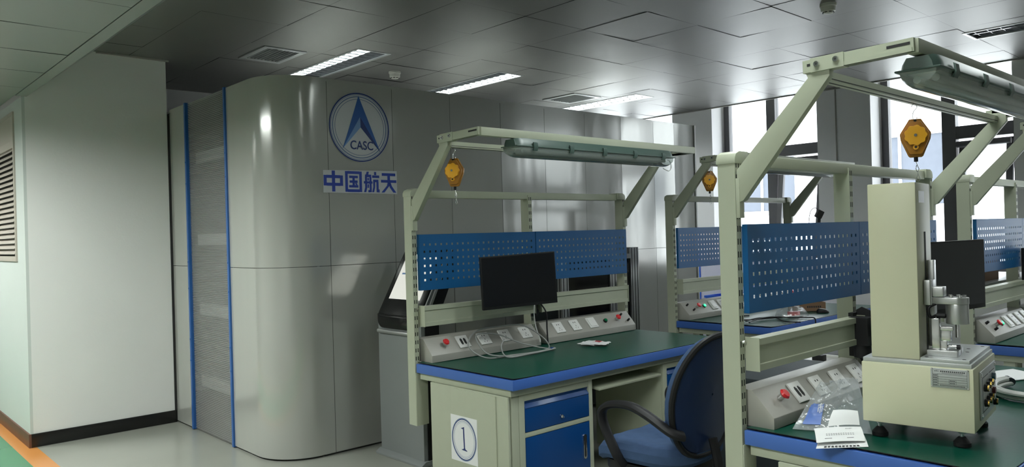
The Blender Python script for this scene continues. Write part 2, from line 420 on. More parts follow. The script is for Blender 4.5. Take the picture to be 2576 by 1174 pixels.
# louvred grille on the corridor wall
g = thing('louvre_grille', 'beige metal louvre grille set in the corridor wall at the left edge', 'grille', (CLX, gy0, gz0))
mb = MB(); L = gy1-gy0; H = gz1-gz0
for a in ((0, 0.03), (L-0.03, L)): mb.box(-0.012, 0.012, a[0], a[1], 0, H)
mb.box(-0.012, 0.012, 0.03, L-0.03, 0, 0.04); mb.box(-0.012, 0.012, 0.03, L-0.03, H-0.03, H); mb.box(-0.011, 0.01, 0.03, L-0.03, 0.875, 0.93)
put('frame', mb.mesh('frame', 0.002), 'grille', g)
put('blank_plate', MB().box(-0.006, 0.006, 0.03, L-0.03, 0.93, H-0.03), 'grille', g)
mb = MB()
for i in range(20):
    z = 0.055+i*0.0415
    mb.add([(-0.016, 0.03, z), (-0.016, L-0.03, z), (0.012, L-0.03, z+0.034), (0.012, 0.03, z+0.034),
            (-0.016, 0.03, z+0.004), (-0.016, L-0.03, z+0.004), (0.012, L-0.03, z+0.038), (0.012, 0.03, z+0.038)],
           [(0, 1, 2, 3), (7, 6, 5, 4), (0, 4, 5, 1), (1, 5, 6, 2), (2, 6, 7, 3), (3, 7, 4, 0)])
put('slats', mb, 'grille', g)
put('backing', MB().box(0.0125, 0.0195, 0.03, L-0.03, 0.04, 0.875), 'slot', g)

# ------------------------------------------------------------------ window wall
SILL = 0.95
mb = MB()
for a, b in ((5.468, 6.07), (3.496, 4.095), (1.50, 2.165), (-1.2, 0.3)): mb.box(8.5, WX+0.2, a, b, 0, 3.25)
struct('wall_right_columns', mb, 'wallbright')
struct('trim_4', MB().box(8.494, 8.4995, 3.865, 3.88, 0, 3.25), 'greybox')
mb = MB()
for a, b in ((6.07, CYB), (4.095, 5.468), (2.165, 3.496), (0.3, 1.50)): mb.box(WX-0.02, WX+0.2, a, b, 0, SILL)
mb.box(WX-0.02, WX+0.2, FY0, -1.2, 0, 3.25)
struct('wall_right', mb, 'wall')
mb = MB()
for a, b in ((6.07, CYB), (4.095, 5.468), (2.165, 3.496), (0.3, 1.50)): mb.box(WX-0.12, WX-0.02, a, b, SILL-0.03, SILL)
struct('trim_5', mb, 'wall')
def window(n, y0, y1, mull, mw):
    """dark framed window: wide fixed pane (high y side), mullion, transom with a top-hung sash on the other side"""
    root = MB(); x0, x1 = WX-0.02, WX+0.06; z0, z1 = SILL, 3.2; fwid = 0.075
    root.box(x0, x1, y0, y0+fwid, z0, z1); root.box(x0, x1, y1-fwid, y1, z0, z1)
    root.box(x0, x1, y0+fwid, y1-fwid, z0, z0+fwid); root.box(x0, x1, y0+fwid, y1-fwid, z1-fwid, z1)
    w = struct('window_%d' % n, root, 'bronze')
    put('mullion', MB().box(x0-0.02, x1, mull-mw/2, mull+mw/2, z0+fwid, z1-fwid), 'bronze', w)
    put('transom', MB().box(x0-0.01, x1, y0+fwid, mull-mw/2, 2.33, 2.46), 'bronze', w)
    put('pane', MB().box(WX+0.015, WX+0.021, mull+mw/2, y1-fwid, z0+fwid, z1-fwid), 'glass', w)
    put('pane', MB().box(WX+0.015, WX+0.021, y0+fwid, mull-mw/2, 2.46, z1-fwid), 'glass', w)
    a = math.radians(9)
    sash = MB(); sash.xf = Matrix.Translation((WX+0.03, 0, 2.31)) @ Matrix.Rotation(a, 4, 'Y')
    b0, b1, hh, t = y0+fwid+0.012, mull-mw/2-0.012, 1.22, 0.06
    sash.box(0, 0.045, b0, b0+t, -hh, 0); sash.box(0, 0.045, b1-t, b1, -hh, 0)
    sash.box(0, 0.045, b0+t, b1-t, -hh, -hh+t); sash.box(0, 0.045, b0+t, b1-t, -t, 0)
    s_ = put('sash', sash, 'bronze', w)
    p = MB(); p.xf = sash.xf; p.box(0.018, 0.024, b0+t, b1-t, -hh+t, -t)
    put('sash_pane', p, 'glass', s_)
    put('roller', MB().cyl((WX-0.05, b0, 2.27), (WX-0.05, b1, 2.27), 0.032, n=16), 'bronze', w)
    h = MB(); h.box(WX-0.045, WX-0.02, y1-fwid+0.02, y1-fwid+0.035, 1.62, 1.76)
    put('handle', h, 'bronze', w)
window(1, 4.095, 5.468, 4.805, 0.115)
window(2, 2.165, 3.496, 2.815, 0.13)
window(3, 0.3, 1.50, 0.9, 0.13)
window(4, 6.07, CYB, 7.0, 0.115)
# cord switch hanging in window 1
# building across the yard
b = thing('office_building', 'white building with rows of grey windows across the yard outside the windows', 'building', (19.0, 5.0, -6.0))
put('wall', MB().box(0, 6, -16, 20, 0, 15.5), 'facade', b)
put('ledge', MB().box(-0.25, 0, -16, 20, 6.2, 6.45), 'facade', b)
for k in range(9):
    y = -13.0+k*3.55
    for z in (2.2, 7.9, 11.4):
        f = MB(); f.box(-0.08, 0.0, y-0.08, y+1.98, z-0.08, z); f.box(-0.08, 0, y-0.08, y+1.98, z+1.6, z+1.68)
        f.box(-0.08, 0, y-0.08, y, z, z+1.6); f.box(-0.08, 0, y+1.9, y+1.98, z, z+1.6); f.box(-0.06, 0, y+0.92, y+0.98, z, z+1.6)
        w = put('window', f, 'facade', b)
        put('pane', MB().box(-0.03, -0.01, y, y+1.9, z, z+1.6), 'facwin', w)
struct('ground_yard', MB().box(WX+0.4, 30, -25, 35, -6.1, -6.0), 'facade')

# ------------------------------------------------------------------ ceiling fixtures
def troffer(x0, x1, y0, y1, lit, z, label, hidden=False):
    t = thing('ceiling_light', label, 'ceiling light', (x0, y0, z), group=None)
    w, l, h = x1-x0, y1-y0, 0.09
    f = MB()
    f.box(-0.012, 0.012, -0.012, l+0.012, -0.004, 0.005); f.box(w-0.012, w+0.012, -0.012, l+0.012, -0.004, 0.005)
    f.box(0.012, w-0.012, -0.012, 0.012, -0.004, 0.005); f.box(0.012, w-0.012, l-0.012, l+0.012, -0.004, 0.005)
    put('frame', f, 'aluplate', t)
    c = MB(); c.box(0.001, 0.006, 0, l, 0.005, h); c.box(w-0.006, w-0.001, 0, l, 0.005, h)
    c.box(0.006, w-0.006, 0, 0.006, 0.005, h); c.box(0.006, w-0.006, l-0.006, l, 0.005, h); c.box(0.001, w-0.001, 0, l, h, h+0.004)
    put('housing', c, 'reflector', t)
    lv = MB(); lv.box(w/2-0.004, w/2+0.004, 0.007, l-0.007, 0.008, 0.05)
    n = 13
    for i in range(n):
        y = 0.05+i*(l-0.1)/(n-1)
        for q, (a, bb) in enumerate(((0.007, w/2-0.005), (w/2+0.005, w-0.007))):
            zt = 0.024 if lit[q] else 0.05
            lv.prism([(y-0.006, zt), (y+0.006, zt), (y+0.001, 0.010), (y-0.001, 0.010)], 'x', a, bb)
    put('louvre', lv, 'reflector', t)
    for k in (0, 1):
        xc = w*(0.26 if k == 0 else 0.74)
        if lit[k]:
            put('lit_strip', MB().box(xc-w*0.17, xc+w*0.17, 0.02, l-0.02, 0.03, 0.036), 'litc' if z == SOF else 'lit', t)
        else:
            put('tube', MB().cyl((xc, 0.03, 0.074), (xc, l-0.03, 0.074), 0.012, n=12), 'tube', t)
    return t
TL = ['lit recessed ceiling light nearest the curved cabin corner', 'lit recessed ceiling light above the middle of the panelled cabin',
      'double row ceiling light beside the vent nearest the windows', 'unlit recessed ceiling light at the upper right corner',
      'unseen fill light added over the front workbench', 'unseen fill light added over the front aisle', 'unseen fill light added over the right hand benches', 'unseen fill light added at the rear of the room']
for t, lb in zip(TROF, TL): troffer(*t[:4], t[4], CEIL, lb)
for i, c in enumerate(CORL):
    troffer(*c, CLIT[i], SOF, ['corridor ceiling light abreast of the camera', 'corridor ceiling light before the white wall corner',
            'corridor ceiling light beyond the louvre grille', 'corridor ceiling light furthest behind'][i])
for (x0, x1, y0, y1), lb in zip(VENT, ('dark slatted ceiling vent nearest the white wall', 'pale slatted ceiling vent beside the double row ceiling light')):
    w, l = x1-x0, y1-y0
    v = thing('ceiling_vent', lb, 'vent', (x0, y0, CEIL))
    f = MB(); b_ = 0.045
    f.box(0, w, 0, b_, -0.01, 0.004); f.box(0, w, l-b_, l, -0.01, 0.004); f.box(0, b_, b_, l-b_, -0.01, 0.004); f.box(w-b_, w, b_, l-b_, -0.01, 0.004)
    put('frame', f.mesh('frame', 0.002), 'aluplate', v)
    s_ = MB()
    n = 9
    for i in range(n):
        x = b_+0.012+i*(w-2*b_-0.024)/(n-1)
        s_.prism([(x-0.006, 0.014), (x-0.0035, 0.014), (x+0.005, -0.008), (x+0.0005, -0.008)], 'y', b_, l-b_)
    put('slats', s_, 'aluplate', v)
    put('duct', MB().box(b_, w-b_, b_, l-b_, 0.05, 0.055), 'slot', v)
def smoke(x, y, label):
    s_ = thing('smoke_detector', label, 'smoke detector', (x, y, CEIL))
    put('base', MB().lathe([(0.055, 0.0), (0.055, -0.018), (0.05, -0.024)], n=28), 'smoke', s_)
    put('sensor_head', MB().lathe([(0.05, -0.024), (0.047, -0.052), (0.036, -0.056), (0.033, -0.064), (0.02, -0.068), (0.001, -0.069)], n=28), 'smoke', s_)
    m = MB()
    for k in range(8):
        a = 2*math.pi*k/8; m.xf = Matrix.Rotation(a, 4, 'Z')
        m.box(0.0355, 0.0375, -0.009, 0.009, -0.0625, -0.0575)
    m.xf = None
    put('vent_slots', m, 'slot', s_)
smoke(4.022, 5.918, 'white smoke detector on the ceiling above the round emblem')
smoke(5.218, 2.41, 'white smoke detector on the ceiling at the top right')

# ------------------------------------------------------------------ panelled cabin
CBX, CBY, CBH, CSEAM = 2.252, 4.76, 2.59, 1.297
RC = 0.32
cabin = thing('panelled_cabin', 'tall glossy grey panelled cabin with a curved corner, blue strips and translucent side', 'cabin', (CBX, CBY, 0))
G = 0.0035
def pan(x0, x1, z0, z1): # flat front panel, folded sheet
    m = MB(); T_ = 0.02
    px = random.uniform(-1, 1)*0.0025; pz = random.uniform(-1, 1)*0.002
    def fn(u, v):
        return (x0+G/2+(x1-x0-G)*u, 0.0+0.0025*math.sin(math.pi*u)*math.sin(math.pi*v)+px*(u-0.5)*0.6, z0+G/2+(z1-z0-G)*v)
    m.grid(fn, 10, 16)
    return m
zs = [(0.012, CSEAM), (CSEAM, CBH)]
seams = [2.667, 3.2005, 3.739, 4.268, 4.784, 5.305, 5.824, 6.337, 6.69, 7.045]
for (a, c) in zip(seams[:-1], seams[1:]):
    for z0, z1 in zs:
        o = put('wall_panel', pan(a-CBX, c-CBX, z0, z1).mesh('wall_panel', solid=0.0), 'panel', cabin)
# curved corner panels
def corner(z0, z1):
    m = MB(); prof = []
    yl = 5.465-CBY
    prof.append((0, yl))
    for k in range(4): prof.append((0, yl+(RC-yl)*(k+1)/4))
    for k in range(1, 17):
        t = math.pi/2*k/16
        prof.append((RC-RC*math.cos(t), RC-RC*math.sin(t)))
    prof.append((seams[0]-CBX-G/2, 0))
    n = len(prof)-1; K = 12
    vs = [(p[0], p[1], z0+G/2+(z1-z0-G)*j/K) for p in prof for j in range(K+1)]
    fs = [(i*(K+1)+j, (i+1)*(K+1)+j, (i+1)*(K+1)+j+1, i*(K+1)+j+1) for i in range(n) for j in range(K)]
    return m.add(vs, fs)
for z0, z1 in zs:
    put('corner_panel', corner(z0, z1), 'panel', cabin)
    m = MB(); m.box(0, 0.01, 6.275-CBY, 6.625-CBY, z0+G/2, z1-G/2)
    put('side_panel', m, 'panel', cabin)
# dark carcass behind the joints
m = MB(); m.box(0.024, 0.03, 6.275-CBY, CYB-CBY-0.01, 0, CBH-0.02); m.box(0.024, 0.03, RC+0.01, 5.465-CBY, 0, CBH-0.02)
m.box(RC+0.02, 7.03-CBX, 0.012, 0.018, 0.0, CBH-0.02)
m2 = [(RC-(RC-0.018)*math.cos(math.pi/2*k/10), RC-(RC-0.018)*math.sin(math.pi/2*k/10)) for k in range(11)]
vs = [(x, y, z) for x, y in m2 for z in (0.0, CBH-0.02)]
m.add(vs, [(2*i, 2*i+2, 2*i+3, 2*i+1) for i in range(10)])
put('carcass', m, 'seam', cabin)
roofpoly = [(0.02, CYB-CBY-0.02), (0.02, RC)]+[(RC-(RC-0.01)*math.cos(math.pi/2*k/10), RC-(RC-0.01)*math.sin(math.pi/2*k/10)) for k in range(1, 11)]+[(7.04-CBX, 0.01), (7.04-CBX, CYB-CBY-0.02)]
put('roof', MB().prism(roofpoly, 'z', CBH-0.02, CBH-0.004), 'panel', cabin)
put('end_wall', MB().box(7.045-CBX, 7.055-CBX, 0.0, CYB-CBY-0.03, 0.0, CBH), 'panel', cabin)
put('end_trim', MB().box(7.045-CBX-0.004, 7.045-CBX+0.018, -0.012, 0.0, 0, CBH).mesh('end_trim', 0.003), 'white', cabin)
for x in (6.63, 6.775):
    k = MB(); k.cyl((x-CBX, -0.003, 1.215), (x-CBX, -0.022, 1.215), 0.014, 0.012, n=18); k.cyl((x-CBX, -0.022, 1.215), (x-CBX, -0.0225, 1.215), 0.005, n=10, m=1)
    put('lock', k, ['chrome', 'slot'], cabin)
# translucent sheet with fine ribs and two blue strips
def rib(u, v):
    return (0.012+0.0014*math.sin(u*2*math.pi*190), 5.475-CBY+(6.25-5.475)*v, 0.01+(CBH-0.01)*u)
put('translucent_sheet', MB().grid(rib, 1140, 2), 'sheet', cabin)
for y in (5.462, 6.242):
    m = MB(); m.box(-0.012, 0.02, y-CBY, y+0.03-CBY, 0.004, CBH+0.004)
    st = put('blue_strip', m.mesh('blue_strip', 0.003), 'tape', cabin)
    m = MB()
    for z in (0.55, 0.72, 1.12, 1.33, 1.95, 2.12):
        m.cyl((-0.012, y+0.015-CBY, z), (-0.016, y+0.015-CBY, z), 0.007, 0.005, n=10)
    put('screw_heads', m, 'tape', st)
m = MB()
for z in (0.36, 0.92, 1.46, 2.10): m.box(0.022, 0.06, 5.48-CBY, 6.13-CBY, z, z+0.085)
put('inner_rails', m, 'white', cabin)
m = MB(); m.box(0.16, 0.19, 5.66-CBY, 5.74-CBY, 0.1, 2.5); m.box(0.2, 0.22, 5.9-CBY, 6.02-CBY, 0.1, 2.4)
put('inner_posts', m, 'greybox', cabin)
put('inner_back', MB().box(0.30, 0.305, 5.48-CBY, 6.24-CBY, 0.05, 2.5), 'darkgrey', cabin)
struct('trim_6', MB().box(CRX+0.002, CBX+0.02, 6.625, 6.634, 0.10, CBH-0.05), 'slot')

# round emblem on the cabin
EX, EZ, ER = 2.923, 2.267, 0.2465
em = thing('round_emblem', 'round blue and white rocket emblem lettered CASC on the cabin wall', 'emblem', (EX, CBY-0.004, EZ))
def disc(r, d, n=96):
    return [(r*math.cos(2*math.pi*k/n), r*math.sin(2*math.pi*k/n)) for k in range(n)]
def ringm(mb, r0, r1, y0, y1, n=96):
    a = disc(r0, 0, n); b = disc(r1, 0, n)
    vs = [(p[0], y, p[1]) for y in (y0, y1) for q in (a, b) for p in q]
    fs = []
    for i in range(n):
        j = (i+1) % n
        fs += [(2*n+i, 2*n+j, 3*n+j, 3*n+i), (n+i, n+j, 3*n+j, 3*n+i), (i, j, 2*n+j, 2*n+i)]
    return mb.add(vs, fs)
put('disc', MB().prism(disc(ER, 0), 'y', 0, 0.0015), 'sticker', em)
def ly(k): return -0.0008*k
put('outer_ring', ringm(MB(), ER*0.955, ER*0.995, 0, ly(1)), 'logo3', em)
put('inner_ring', ringm(MB(), ER*0.865, ER*0.895, 0, ly(1)), 'ring', em)
put('inner_ring', ringm(MB(), ER*0.80, ER*0.815, 0, ly(1)), 'ring', em)
put('inner_ring', ringm(MB(), ER*0.925, ER*0.94, 0, ly(1)), 'ring', em)
def E_(px, py):  # emblem drawing units
    return ((px-316)/167*ER, -(py-303)/187*ER)
def facet(name, pts, m, k):
    put(name, MB().prism([E_(*p) for p in pts], 'y', 0.0, ly(k)), m, em)
facet('left_wing', [(312, 133), (318, 246), (219, 422), (250, 330)], 'logo1', 2)
facet('left_fold', [(318, 246), (320, 302), (219, 422)], 'logo2', 2)
facet('right_wing', [(312, 133), (427, 430), (318, 246)], 'logo1', 2)
facet('right_fold', [(318, 246), (427, 430), (320, 302)], 'logo3', 2)
vs, fs = text_mesh('CASC', 0.094, 'letters')
me = MB(); me.add([(v[0]*0.80+E_(324, 400)[0], -0.0016-v[2], v[1]*0.92+E_(324, 402)[1]) for v in vs], fs)
put('lettering', me, 'logo3', em)

# four character sign
sg = thing('character_sign', 'pale strip sign of four blue Chinese characters below the round emblem', 'sign', (2.622, CBY-0.004, 1.80))
SW, SH = 0.603, 0.165
put('backing', MB().prism([(0, 0.0), (SW, -0.003), (SW, SH+0.002), (0, SH-0.01)], 'y', 0, 0.0015), 'sticker', sg)
def R_(x0, x1, y0, y1): return [(x0, y0), (x1, y0), (x1, y1), (x0, y1)]
CH = [
 [R_(0, 14, 22, 72), R_(86, 100, 22, 72), R_(14, 86, 22, 35), R_(14, 86, 59, 72), R_(43, 58, 0, 22), R_(43, 58, 35, 59), R_(43, 58, 72, 100)],
 [R_(0, 14, 0, 100), R_(86, 100, 0, 100), R_(14, 86, 0, 12), R_(14, 86, 88, 100), R_(24, 76, 22, 32), R_(26, 74, 45, 55), R_(22, 78, 68, 78), R_(44, 56, 32, 45), R_(44, 56, 55, 68), [(60, 57), (68, 57), (73, 66), (65, 66)]],
 [[(20, 0), (32, 0), (28, 14), (14, 14)], R_(8, 48, 14, 25), [(8, 25), (19, 25), (19, 78), (12, 100), (0, 100), (8, 76)], R_(37, 48, 25, 100), R_(28, 37, 90, 100), R_(0, 8, 47, 57), R_(19, 37, 47, 57), R_(48, 54, 47, 57),
  R_(24, 31, 30, 42), R_(24, 31, 62, 78), R_(68, 80, 0, 14), R_(54, 100, 17, 28), R_(60, 94, 38, 49), [(60, 49), (72, 49), (71, 76), (64, 100), (52, 100), (60, 74)], R_(82, 94, 49, 100), R_(94, 100, 86, 100)],
 [R_(6, 94, 4, 16), R_(0, 100, 38, 50), R_(43, 58, 16, 38), [(43, 50), (58, 50), (54, 66), (20, 100), (2, 100), (38, 66)], [(50, 50), (62, 50), (70, 68), (98, 100), (79, 100), (56, 74)]]]
names = ['character_centre', 'character_nation', 'character_sail', 'character_sky']
xs = [(0.005, 0.152), (0.172, 0.304), (0.322, 0.45), (0.465, 0.597)]
for strokes, (x0, x1), k in zip(CH, xs, range(4)):
    m = MB()
    for st in strokes:
        cxs = sum(p[0] for p in st)/len(st); cys = sum(p[1] for p in st)/len(st)
        wx = max(p[0] for p in st)-min(p[0] for p in st); wy = max(p[1] for p in st)-min(p[1] for p in st)
        st = [(min(101, max(-1, p[0]+(0.8 if p[0] > cxs else -0.8)*(wx < 20))), min(101, max(-1, p[1]+(0.8 if p[1] > cys else -0.8)*(wy < 20)))) for p in st]
        m.prism([(x0+p[0]/100*(x1-x0), SH-0.012-p[1]/100*(SH-0.02)) for p in st], 'y', 0, -0.0012)
    put('character', m, 'logo4', sg)

# ------------------------------------------------------------------ workbench
def peg_mesh():
    m = MB(); w, h = 0.945, 0.327; nx, nz = 22, 6; p = 0.0415; hs = 0.013
    x0 = (w-(nx-1)*p)/2; z0 = 0.0595
    X = [0.0]; Z = [0.0]
    for i in range(nx): X += [x0+i*p-hs/2, x0+i*p+hs/2]
    for j in range(nz): Z += [z0+j*p-hs/2, z0+j*p+hs/2]
    X.append(w); Z.append(h)
    t = 0.0015
    nX, nZ = len(X), len(Z)
    vs = [(x, y, z) for y in (0, t) for x in X for z in Z]
    def I(k, i, j): return k*nX*nZ+i*nZ+j
    fs = []
    for i in range(nX-1):
        for j in range(nZ-1):
            if i % 2 == 1 and j % 2 == 1:
                a = [(i, j), (i+1, j), (i+1, j+1), (i, j+1)]
                for q in range(4):
                    c, d = a[q], a[(q+1) % 4]
                    fs.append((I(0, *c), I(0, *d), I(1, *d), I(1, *c)))
            else:
                fs.append((I(0, i, j), I(0, i+1, j), I(0, i+1, j+1), I(0, i, j+1)))
                fs.append((I(1, i, j), I(1, i, j+1), I(1, i+1, j+1), I(1, i+1, j)))
    m.add(vs, fs)
    d = 0.022
    m.box(0, 0.0015, 0, d, 0, h); m.box(w-0.0015, w, 0, d, 0, h); m.box(0, w, 0, d, 0, 0.0015); m.box(0, w, 0, d, h-0.0015, h)
    return m.mesh('pegboard', smooth=False)
PEG = peg_mesh(); PEG.materials.append(M['peg'])

def upright_mesh(x0, w):
    m = MB(); m.box(x0, x0+w, 0, 0.072, 0.38, 1.735, 0)
    z = 0.76
    while z < 1.70:
        for xx in (x0+w*0.27, x0+w*0.73):
            m.box(xx-0.003, xx+0.003, -0.0006, 0.0, z, z+0.022, 1)
        z += 0.047
    return m

SLX = Matrix(((1, 0, 0, 0), (0, 0.667, -0.745, 0), (0, 0.745, 0.667, 0), (0, 0, 0, 1)))
def slope_at(x, s): # s: distance up the slope from its lower edge
    return Matrix.Translation((x, -0.10+0.667*s, 0.79+0.745*s)) @ SLX

def rocker(kind, x, parent):
    s = 0.064
    X = slope_at(x, s)
    if kind == 'red':
        b = put('emergency_button', (lambda m: m)(MB_x(X).cyl((0, 0, 0.0), (0, 0, 0.022), 0.012, 0.012, 18).cyl((0, 0, 0.022), (0, 0, 0.03), 0.014, 0.021, 24, 1).cyl((0, 0, 0.03), (0, 0, 0.038), 0.021, 0.016, 24, 1)), ['steel', 'redbtn'], parent)
        return
    if kind in ('green', 'greenlit'):
        put('push_button', MB_x(X).cyl((0, 0, 0), (0, 0, 0.01), 0.016, 0.0155, 20, 0).cyl((0, 0, 0.01), (0, 0, 0.017), 0.013, 0.012, 20, 1),
            ['black', 'grnlit' if kind == 'greenlit' else 'grnbtn'], parent)
        return
    if kind == 'fuse':
        for dx, ds in ((-0.022, 0.093), (0.022, 0.04)):
            Y = slope_at(x+dx, ds)
            put('fuse_holder', MB_x(Y).cyl((0, 0, 0), (0, 0, 0.022), 0.008, 0.007, 14), 'black', parent)
        return
    w = 0.086
    m = MB_x(X); m.box(-w/2, w/2, -w/2, w/2, 0, 0.008)
    pl = m.mesh('plate', 0.0025)
    names_ = {'sock': 'socket_plate', 'sw': 'switch_plate', 'ports': 'port_plate'}
    p = put(names_[kind], pl, 'white', parent)
    if kind == 'sock':
        d = MB_x(X); d.box(-0.012, -0.006, 0.016, 0.024, 0.008, 0.0084); d.box(0.006, 0.012, 0.016, 0.024, 0.008, 0.0084)
        d.box(-0.002, 0.002, -0.012, -0.003, 0.008, 0.0084)
        for sx_ in (-1, 1):
            d.prism([(sx_*0.008-0.0015, -0.028), (sx_*0.008+0.0015, -0.028), (sx_*0.013+0.0015, -0.02), (sx_*0.013-0.0015, -0.02)], 'z', 0.008, 0.0084)
        put('socket_holes', d, 'slot', p)
    elif kind == 'sw':
        d = MB_x(X); d.prism([(-0.033, -0.033), (0.033, -0.033), (0.033, 0.033), (-0.033, 0.033)], 'z', 0.008, 0.0125)
        put('rocker', d.mesh('rocker', 0.003), 'white', p)
    else:
        for dx in (-0.013, 0.013):
            d = MB_x(X); d.box(dx-0.005, dx+0.005, -0.022, 0.022, 0.008, 0.0088); d.box(dx-0.008, dx+0.008, -0.016, 0.016, 0.008, 0.0094)
            put('port', d, 'slot', p)
def MB_x(X):
    m = MB(); m.xf = X; return m

def workbench(loc, label, left, right, shelf=False):
    b = thing('workbench', label, 'workbench', loc, group=None)
    Lx = 1.955
    # table
    top = put('tabletop', MB().box(0.004, Lx, -0.835, -0.006, 0.69, 0.742).mesh('tabletop', 0.003), 'edge', b)
    m = MB()
    def fm(u, v):
        x = 0.012+(Lx-0.02)*u; y = -0.830+0.82*v
        e = min(u*Lx, 0.25); z = 0.7455+0.006*math.exp(-(u*Lx)/0.08)
        return (x, y, z)
    m.grid(fm, 40, 2); 
    mt = m.mesh('desk_mat', solid=0.003)
    mo = put('desk_mat', mt, ['green', 'black'], b)
    for p in mt.polygons:
        if abs(p.normal.z) < 0.5 or p.normal.z < 0: p.material_index = 1
    # frame
    put('apron', MB().box(0.02, Lx-0.02, -0.80, -0.02, 0.652, 0.69).mesh('apron', 0.002), 'cream', b)
    for x in (0.03, Lx-0.08):
        put('leg', MB().box(x, x+0.05, -0.79, -0.74, 0, 0.652).mesh('leg', 0.003), 'cream', b)
        put('leg', MB().box(x, x+0.05, -0.205, -0.145, 0, 0.652).mesh('leg', 0.003), 'cream', b)
    put('modesty_panel', MB().box(0.68, 1.30, -0.16, -0.145, 0.08, 0.652).mesh('modesty_panel', 0.002), 'cream', b)
    m = MB(); m.box(0.0, 0.085, -0.005, -0.0005, 0.38, 0.688)
    put('mounting_plate', m.mesh('mounting_plate', 0.002), 'cream', b)
    # uprights and beam
    for x in (0.0, 0.945, 1.922):
        put('upright', upright_mesh(x, 0.033).mesh('upright', 0.0), ['cream', 'slot'], b)
    m = MB(); m.box(0.09, 1.865, 0.006, 0.066, 1.708, 1.753)
    put('top_beam', m.mesh('top_beam', 0.004), 'cream', b)
    for s_ in (0, 1):
        pr = [(-0.003, 1.715), (-0.003, 1.735), (0.006, 1.752), (0.03, 1.762), (0.09, 1.762), (0.09, 1.715)]
        if s_: pr = [(1.955-p[0], p[1]) for p in pr][::-1]
        put('end_cap', MB().prism(pr, 'y', -0.003, 0.077).mesh('end_cap', 0.003), 'cream', b)
    # pegboards
    for x in (0.036, 0.985):
        o = bpy.data.objects.new('pegboard', PEG); COL.objects.link(o); o.parent = b; o.location = (x, -0.0225, 1.165)
    # shelf rails
    for x0, x1 in ((0.036, 0.935), (0.99, 1.90)):
        m = MB()
        a0, a1 = x0+0.0035, x1-0.0035
        m.prism([(-0.052, 1.0735), (-0.052, 1.05), (-0.045, 1.048), (-0.045, 0.982), (-0.052, 0.98), (-0.052, 0.9565), (-0.03, 0.9565), (-0.03, 1.066), (-0.002, 1.066), (-0.002, 1.0735)], 'x', a0, a1)
        m.box(x0, x0+0.003, -0.058, -0.001, 0.955, 1.078); m.box(x1-0.003, x1, -0.058, -0.001, 0.955, 1.078)
        rl = put('shelf_rail', m.mesh('shelf_rail', 0.0), 'cream', b)
        m = MB()
        for xx in (x0-0.012, ): m.cyl((xx, -0.001, 1.06), (xx, -0.008, 1.06), 0.008, 0.006, n=12)
        put('bolt', m, 'steel', rl)
    if shelf:
        put('back_shelf', MB().box(0.05, 1.9, 0.08, 0.42, 1.055, 1.07).mesh('back_shelf', 0.002), 'aluplate', b)
        put('shelf_bracket', MB().box(0.945, 0.978, 0.0725, 0.42, 1.02, 1.055), 'cream', b)
    # power boxes
    for (x0, x1), items in (((0.05, 0.932), left), ((1.00, 1.915), right)):
        m = MB(); m.prism([(-0.10, 0.749), (-0.10, 0.79), (-0.015, 0.882), (0.055, 0.884), (0.055, 0.749)], 'x', x0, x1)
        pb = put('power_box', m.mesh('power_box', 0.002), 'greybox', b)
        for kind, x in items: rocker(kind, x, pb)
    # canopy
    for x in (0.002, 1.925):
        m = MB(); m.prism([(-0.006, 1.69), (-0.006, 1.57), (-0.03, 1.578), (-0.36, 1.975), (-0.36, 2.02), (-0.27, 2.02), (-0.285, 1.978)], 'x', x, x+0.03)
        m.box(x-0.002, x+0.03, -0.016, -0.001, 1.515, 1.66)
        br = put('brace', m.mesh('brace', 0.0015), 'cream', b)
        a = MB(); a.xf = Matrix.Translation((x, -0.27, 2.015)) @ Matrix.Rotation(math.radians(-1.5), 4, 'X')
        xo = x-0.003 if x < 1 else x+0.003
        a.box(xo-x, xo-x+0.036, -0.355, 0.0, -0.02, 0.022, 0)
        sx0 = (xo-x-0.0006, xo-x) if x < 1 else (xo-x+0.036, xo-x+0.0366)
        a.box(sx0[0], sx0[1], -0.032, -0.015, 0.0, 0.009, 1)
        a.box(sx0[0], sx0[1], -0.345, -0.275, 0.002, 0.011, 1)
        a.box(xo-x-0.003 if x < 1 else xo-x+0.0, xo-x+0.036 if x < 1 else xo-x+0.039, -0.14, -0.028, -0.022, 0.025, 0)
        a.box(xo-x-0.002 if x < 1 else xo-x, xo-x+0.036 if x < 1 else xo-x+0.038, -0.35, -0.14, -0.02, -0.007, 0)
        ar = put('canopy_arm', a.mesh('canopy_arm', 0.0), ['cream', 'slot'], b)
        c = MB(); c.xf = a.xf
        sd = -1 if x < 1 else 1
        xf_ = (xo-x-0.003) if x < 1 else (xo-x+0.039)
        for yy, zz in ((-0.05, 0.003), (-0.115, 0.006)):
            c.cyl((xf_, yy, zz), (xf_+sd*0.006, yy, zz), 0.011, 0.009, n=16, m=0); c.cyl((xf_+sd*0.006, yy, zz), (xf_+sd*0.0065, yy, zz), 0.004, n=8, m=1)
        put('bolts', c, ['steel', 'slot'], ar)
    m = MB(); m.box(0.012, 1.945, -0.635, -0.60, 2.0, 2.045)
    put('canopy_rail', m.mesh('canopy_rail', 0.003), 'cream', b)
    m = MB(); m.box(0.036, 1.921, -0.325, -0.285, 1.972, 2.004, 0); m.box(0.036, 1.921, -0.308, -0.302, 1.9712, 1.972, 1)
    m.box(0.036, 1.921, -0.3256, -0.325, 1.978, 1.981, 1)
    put('balancer_track', m, ['cream', 'slot'], b)
    return b

